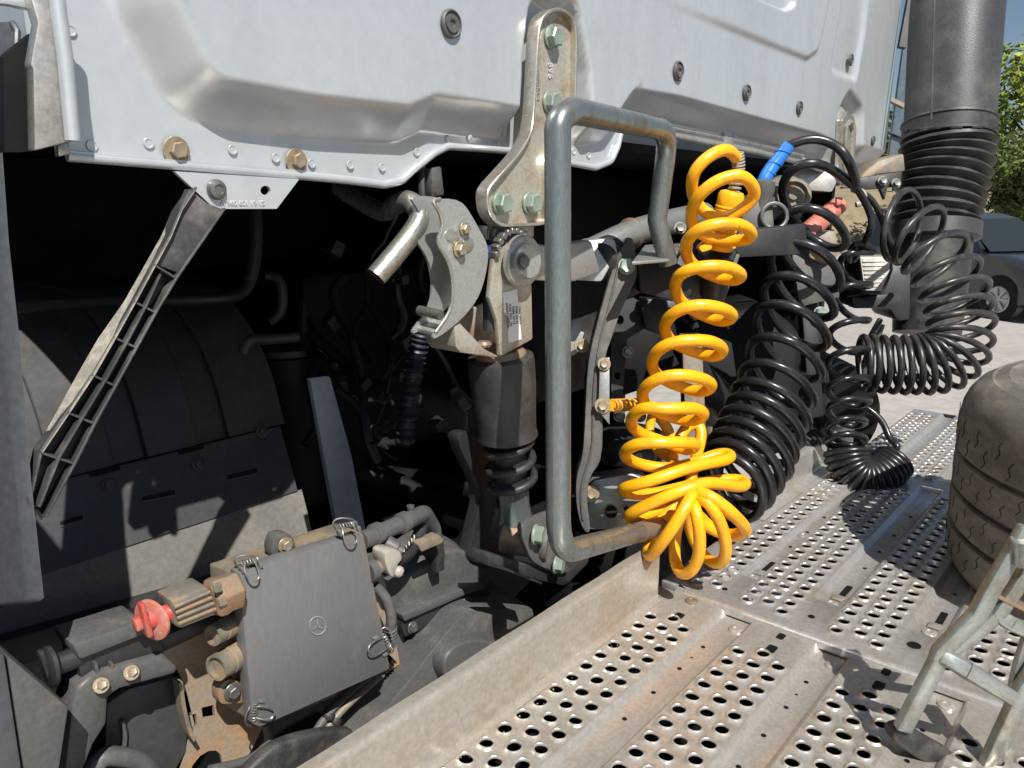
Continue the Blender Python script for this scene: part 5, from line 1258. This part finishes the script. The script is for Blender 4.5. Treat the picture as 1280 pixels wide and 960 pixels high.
# cables below the box
for i, (pts, r, lab_, m_) in enumerate((
  ([(470, 838), (440, 862), (412, 890), (392, 920), (380, 950)], .0065, 'upper black cable of the bundle under the control box', M_DUSTY),
  ([(478, 842), (448, 868), (420, 896), (400, 925), (385, 955)], .0065, 'lower grey cable of the bundle under the control box', M_CONN),
  ([(332, 905), (335, 925), (322, 942), (300, 953), (262, 962)], .0060, 'single grey cable curving left from the bottom corner of the control box', M_DUSTY))):
    cb = thing('cable', lab_, 'cable', PY(pts[-1][0], pts[-1][1], .90))
    part(cb, 'wire', MB().tube(spline([PY(x, y, .90) for x, y in pts], 6), r, 10), m_)
    if i < 2: part(cb, 'tie', MB().lathe([(r*1.5, 0), (r*1.7, .002), (r*1.7, .008), (r*1.5, .01)], PY(pts[2][0], pts[2][1], .90), Vector((-.4, 0, -.6)), 12), M_BLACK)
cg = thing('corrugated_tube', 'black corrugated cable tube beneath the right edge of the control box', 'tube', PY(450, 860, .93))
cgp = spline([PY(490, 822, .92), PY(470, 842, .925), PY(440, 866, .93), PY(410, 892, .935)], 18)
part(cg, 'tube', MB().tube(cgp, [.011+.0022*math.sin(i*2.1) for i in range(len(cgp))], 12), M_DARKG, ang=80)

# ================================================================== BLACK UNDERBODY DUCTS
du = thing('air_duct', 'dusty black moulded duct right of the control box with a bolted flange', 'duct', PY(540, 800, 1.0))
part(du, 'shell', MB().prism(spline([PY(x, y, .965) for x, y in ((462, 760), (474, 728), (520, 716), (556, 690), (590, 692), (610, 708), (606, 738), (560, 760), (512, 772), (500, 800), (476, 800))], 3, True), (.01, .11, .01)), M_DUSTY, bev=.028, seg=4)
part(du, 'skirt', MB().prism([PY(x, y, .965) for x, y in ((486, 790), (506, 770), (506, 800), (540, 790), (482, 862), (430, 920), (400, 930), (470, 840))], (0, .03, 0)), M_DUSTY, bev=.004)
fl = part(du, 'flange', MB().prism(rounded([PY(x, y, .945) for x, y in ((503, 772), (585, 738), (612, 738), (612, 748), (590, 758), (520, 790), (506, 796), (502, 784))], .006, 3), (0, .02, 0)), M_BLACK, bev=.003)
part(du, 'flange_top', MB().prism([PY(x, y, .935) for x, y in ((503, 769), (584, 734), (604, 730), (606, 736), (586, 742), (506, 777))], (0, .03, 0)), M_DUSTY, bev=.002)
inst(fl, 'bolt', HX_GREY, PY(515, 784, .942), spin=.2, scale=.8)
inst(fl, 'bolt', HX_GREY, PY(582, 753, .942), spin=.5, scale=.8)
for (x, y) in ((545, 789), (378, 922)):
    part(du, 'clip_slot', MB().prism([PY(x+dx, y+dy, .962) for dx, dy in ((-4, -2), (4, -5), (5, 3), (-3, 6))], (0, .002, 0)), M_DARK)
fe = thing('fender', 'curved dusty black fender sheet disappearing behind the walkway lip', 'fender', PY(560, 850, .90))
fa_px = [(440, 935), (468, 905), (510, 855), (548, 806), (568, 782), (592, 766), (640, 760), (666, 762)]
f1 = [PY(x, y, .885) for x, y in fa_px]; f2 = [p+Vector((.05, .17, -.01)) for p in f1]
fm = MB(); A1 = spline(f1, 4); A2 = spline(f2, 4); fm.v = A1+A2; n_ = len(A1); fm.f = [(i, i+1, i+1+n_, i+n_) for i in range(n_-1)]
part(fe, 'top_skin', fm, M_DUSTY)
part(fe, 'face', MB().prism(A1+[PY(672, 790, .885), PY(640, 806, .885), PY(604, 822, .885), PY(540, 885, .885), PY(480, 950, .885)], (0, .008, 0)), M_DUSTY, bev=.002)
part(fe, 'lump', MB().prism(spline([PY(x, y, .855) for x, y in ((556, 842), (560, 818), (578, 804), (606, 800), (626, 808), (620, 822), (580, 860))], 3, True), (0, .05, 0)), M_DUSTY, bev=.010, seg=3)
part(fe, 'inner_edge', MB().tube(spline([PY(x, y, .95) for x, y in ((428, 930), (470, 880), (505, 845), (512, 860), (480, 905))], 5), .006, 8), M_DUSTY)
rb_ = thing('rubber_buffer', 'worn grainy black rubber lump at the bottom edge beside the lip', 'rubber buffer', PY(380, 960, .82))
part(rb_, 'block', MB().prism(spline([PY(x, y, .80) for x, y in ((312, 985), (325, 950), (352, 930), (400, 916), (440, 913), (440, 930), (400, 985))], 3, True), (0, .02, 0)), mat('grain_rubber', (.025, .025, .025), .6, 0, (.06, .055, .05), .5, 30, .8, 90, spots=((.2, .19, .17), 60, .66)), bev=.012, seg=3)

# ================================================================== ENGINE BAY
bay = thing('engine', 'dark engine and gearbox lost in shadow under the cab', 'engine', (1.4, 1.7, .6))
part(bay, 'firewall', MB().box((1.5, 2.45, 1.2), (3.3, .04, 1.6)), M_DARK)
part(bay, 'side_sun_block', MB().box((.10, 1.7, 1.2), (.03, 1.8, 1.5)), M_DARK)  # unseen plate added to keep sun off the top of the wheel arch
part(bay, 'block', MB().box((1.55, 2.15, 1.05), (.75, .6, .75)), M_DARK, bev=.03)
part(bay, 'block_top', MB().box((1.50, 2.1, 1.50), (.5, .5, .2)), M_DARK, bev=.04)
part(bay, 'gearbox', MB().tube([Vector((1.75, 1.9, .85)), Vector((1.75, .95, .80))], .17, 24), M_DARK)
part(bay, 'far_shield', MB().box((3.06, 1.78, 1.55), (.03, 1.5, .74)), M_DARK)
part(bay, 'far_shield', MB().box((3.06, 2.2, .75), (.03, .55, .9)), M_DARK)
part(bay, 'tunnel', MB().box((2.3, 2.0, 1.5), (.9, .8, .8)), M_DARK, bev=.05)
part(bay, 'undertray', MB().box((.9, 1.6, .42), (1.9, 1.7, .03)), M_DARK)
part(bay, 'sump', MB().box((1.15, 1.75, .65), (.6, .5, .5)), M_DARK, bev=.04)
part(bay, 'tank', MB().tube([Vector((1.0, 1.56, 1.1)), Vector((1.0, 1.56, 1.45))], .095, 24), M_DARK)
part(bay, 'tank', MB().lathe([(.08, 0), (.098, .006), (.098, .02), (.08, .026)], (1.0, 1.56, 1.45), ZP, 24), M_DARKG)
hb2 = thing('frame_strap', 'dark blue-grey flat strap standing in the shade behind the control box', 'strap', PY(430, 655, 1.10))
part(hb2, 'strap', MB().prism([PY(x, y, 1.06) for x, y in ((388, 474), (413, 471), (440, 570), (458, 665), (424, 672), (405, 570))], (0, .012, 0)), mat('blue_grey', (.020, .026, .036), .5, .1), bev=.002)
for nm, lab_, pts, r, m_ in (
  ('brake_pipe', 'long thin dark pipe crossing the shaded bay below the cab at left', [(0, 386, 1.35), (120, 377, 1.4), (260, 374, 1.45), (308, 360, 1.5), (320, 310, 1.5), (318, 240, 1.5)], .012, M_DARKG),
  ('brake_pipe', 'short curved dark pipe in the shade right of the strut', [(333, 345, 1.4), (350, 352, 1.4), (352, 385, 1.4), (338, 402, 1.4)], .009, M_DARKG),
  ('brake_pipe', 'bent dark pipe just above the wheel arch rib', [(304, 440, 1.3), (312, 426, 1.3), (330, 424, 1.32), (372, 421, 1.36)], .010, M_DARKG),
  ('coolant_hose', 'thick dark hose low in the shade behind the spring strut', [(430, 560, 2.0), (470, 590, 2.0), (520, 600, 1.95), (590, 610, 1.9)], .028, M_DARK),
  ('coolant_hose', 'thick dark hose lower still behind the pipe fitting', [(450, 590, 1.9), (500, 605, 1.9), (560, 630, 1.85), (600, 640, 1.8)], .026, M_DARK)):
    q = thing(nm, lab_, 'pipe' if 'pipe' in nm else 'hose', P(*pts[-1]))
    part(q, 'tube', MB().tube(spline([P(*p) for p in pts], 6), r, 14), m_)
q = thing('corrugated_hose', 'dark bluish corrugated hose hanging in the shade left of the spring strut', 'hose', P(506, 555, 1.55))
sp_ = spline([P(528, 410, 1.5), P(520, 450, 1.52), P(512, 500, 1.55), P(506, 556, 1.58)], 22)
part(q, 'tube', MB().tube(sp_, [.017+.004*math.sin(i*1.7) for i in range(len(sp_))], 14), mat('bluish_rubber', (.014, .017, .026), .5), ang=80)
for (x0, y0, x1, y1) in ((462, 500, 488, 496), (465, 535, 494, 532), (464, 556, 494, 553)):
    q = thing('sensor_plug', 'small dim sensor plug in the shaded engine bay', 'plug', P(x1, y1, 1.6), 'sensor plugs on the engine')
    part(q, 'stem', MB().tube([P(x0, y0, 1.6), P(x1, y1, 1.58)], .007, 10), M_DARKG)
    part(q, 'collar', MB().lathe([(.007, 0), (.013, .002), (.013, .01), (.007, .012)], P((x0+x1)/2, (y0+y1)/2, 1.59), P(x1, y1, 1.58)-P(x0, y0, 1.6), 14), M_DARKG)
q = thing('sensor_plug', 'grey sensor plug nearest the spring strut dust cover, pointing down right', 'plug', P(582, 506, 1.5), 'sensor plugs on the engine')
part(q, 'stem', MB().tube([P(567, 488, 1.5), P(584, 510, 1.48)], .009, 12), M_DUSTY)
part(q, 'collar', MB().lathe([(.009, 0), (.016, .002), (.016, .014), (.009, .016)], P(571, 494, 1.495), P(584, 510, 1.48)-P(567, 488, 1.5), 14), M_DARKG)
# engine mount details seen behind the support arm
em_ = thing('rear_axle_link', 'black angled link and bracket in the gap between support arm and yellow hose', 'link', P(880, 460, 2.1))
part(em_, 'link', MB().tube([P(840, 440, 2.0), P(925, 520, 2.3)], .045, 18), M_DARKG)
part(em_, 'bracket', MB().prism([P(x, y, 2.1) for x, y in ((765, 380), (830, 360), (850, 420), (830, 480), (770, 500))], _h*.2), M_DARK, bev=.02)
part(em_, 'post', MB().prism([P(x, y, 1.95) for x, y in ((852, 420), (878, 418), (884, 560), (858, 566))], _h*.05), M_CONN, bev=.006)
part(em_, 'cushion', MB().lathe([(.05, 0), (.08, .01), (.09, .04), (.08, .07), (.05, .08)], P(786, 575, 1.85), ZP, 24), M_DARKG)
part(em_, 'cover', MB().prism(rounded([P(x, y, 2.3) for x, y in ((860, 400), (960, 380), (1010, 420), (1000, 560), (930, 590), (880, 540))], .05, 4), _h*.3), M_DARK, bev=.03)
part(em_, 'tail_pipe', MB().tube(spline([P(1010, 380, 2.3), P(1018, 430, 2.3), P(1030, 540, 2.4)], 5), .03, 14), M_DARKG)
gl = thing('mud_guard', 'large dark mud guard drum behind the lower end of the black coils', 'mud guard', P(1040, 560, 2.7))
part(gl, 'drum', MB().lathe([(.14, 0), (.19, .01), (.2, .05), (.2, .2), (.18, .22)], P(1035, 520, 2.75), _h, 36), M_DARK)
part(gl, 'stay', MB().tube([P(1100, 405, 2.5), P(1078, 470, 2.55)], .016, 12), M_DUSTY)
part(gl, 'spring_end', band([P(1000, 560, 2.3), P(1020, 545, 2.35)], .03, .006, 5, 12), M_DARKG)
# small brackets filling the gap between the support arm and the coils
gp = thing('frame_bracket', 'grey pressed bracket with bolts in the gap behind the support arm', 'bracket', P(800, 420, 1.95), None)
hl = [P(775+5*math.cos(a), 400+6*math.sin(a), 1.9) for a in np.linspace(0, math.tau, 12, endpoint=False)]
hl2 = [P(772+4*math.cos(a), 470+5*math.sin(a), 1.9) for a in np.linspace(0, math.tau, 12, endpoint=False)]
part(gp, 'plate', MB().prism([P(x, y, 1.9) for x, y in ((764, 380), (792, 372), (812, 385), (810, 408), (784, 424), (778, 500), (764, 505))], _h*.012, [hl, hl2]), M_DARKG)
part(gp, 'upper_web', MB().prism([P(x, y, 1.86) for x, y in ((800, 372), (846, 376), (850, 392), (828, 420), (806, 412))], _h*.03), M_DARKG, bev=.004)
for (x, y) in ((785, 440), (822, 392), (774, 520), (800, 520)): inst(gp, 'bolt', HX_GREY, P(x, y, 1.88), -FW, spin=.3, scale=1.1)
part(gp, 'pale_flange', MB().prism([P(x, y, 1.75) for x, y in ((712, 400), (748, 388), (742, 425), (716, 445), (700, 448))], _h*.02), M_ZINC, bev=.003)
inst(gp, 'bolt', HX_TAN, P(727, 432, 1.72), -FW, spin=.2, scale=.9)
part(gp, 'side_pipe', MB().tube([P(868, 470, 2.2), P(905, 580, 2.2)], .028, 16), M_CONN)
part(gp, 'cable_loop', MB().tube(spline([P(765, 560, 1.95), P(790, 575, 1.95), P(815, 566, 1.98), P(835, 585, 1.95)], 6), .010, 10), M_DUSTY)
part(gp, 'cushion_plate', MB().prism(rounded([P(x, y, 1.8) for x, y in ((752, 560), (790, 556), (800, 572), (770, 584), (752, 578))], .01, 3), _h*.05), M_DUSTY, bev=.004)
# looms and hoses packed in the dark bay
loom = thing('wiring_loom', 'tangle of dark cables and small connectors hanging in the shaded engine bay', 'wiring', P(470, 560, 1.9))
rl = random.Random(21)
for k in range(16):
    x, y = rl.uniform(350, 560), rl.uniform(260, 470); d = rl.uniform(1.65, 2.0); pts = []
    for j in range(5): pts.append(P(x, y, d)); x += rl.uniform(-18, 34); y += rl.uniform(10, 46); d += rl.uniform(-.04, .04)
    part(loom, 'cable', MB().tube(spline(pts, 5), rl.uniform(.005, .013), 8), M_DARK if k % 3 else M_DARKG)
for k in range(10):
    x, y, d = rl.uniform(380, 560), rl.uniform(300, 560), rl.uniform(1.62, 1.8)
    part(loom, 'connector', MB().box(P(x, y, d), (rl.uniform(.02, .04), .03, rl.uniform(.02, .04)), Matrix.Rotation(rl.random()*3, 3, 'Y')), M_DARKG, bev=.004)
# loose grit lying on the walkway
gr = MB(); rg = random.Random(9)
for _ in range(700):
    x, y = rg.uniform(.3, 2.3), rg.uniform(-.1, .70)
    if rg.random() < .5: y = rg.choice((.558, .372, .187))+rg.gauss(0, .018) if x < 1.33 else rg.choice((.606, .436, .256))+rg.gauss(0, .012); z = .987 if x < 1.33 else .993
    else: y = .700-abs(rg.gauss(0, .012)); z = 1.0 if x < 1.33 else 1.006
    s = rg.uniform(.0006, .0022); a = rg.random()*3
    o = len(gr.v); c, sn_ = math.cos(a)*s, math.sin(a)*s
    gr.v += [Vector((x+c, y+sn_, z)), Vector((x-sn_, y+c, z)), Vector((x-c, y-sn_, z)), Vector((x+sn_, y-c, z)), Vector((x, y, z+s*1.1))]
    gr.f += [(o, o+1, o+4), (o+1, o+2, o+4), (o+2, o+3, o+4), (o+3, o, o+4)]
solo('grit', gr, mat('grit', (.22, .18, .14), .9), 'loose grit and crumbs of dirt lying in the walkway channels', kind='stuff', smooth=False)
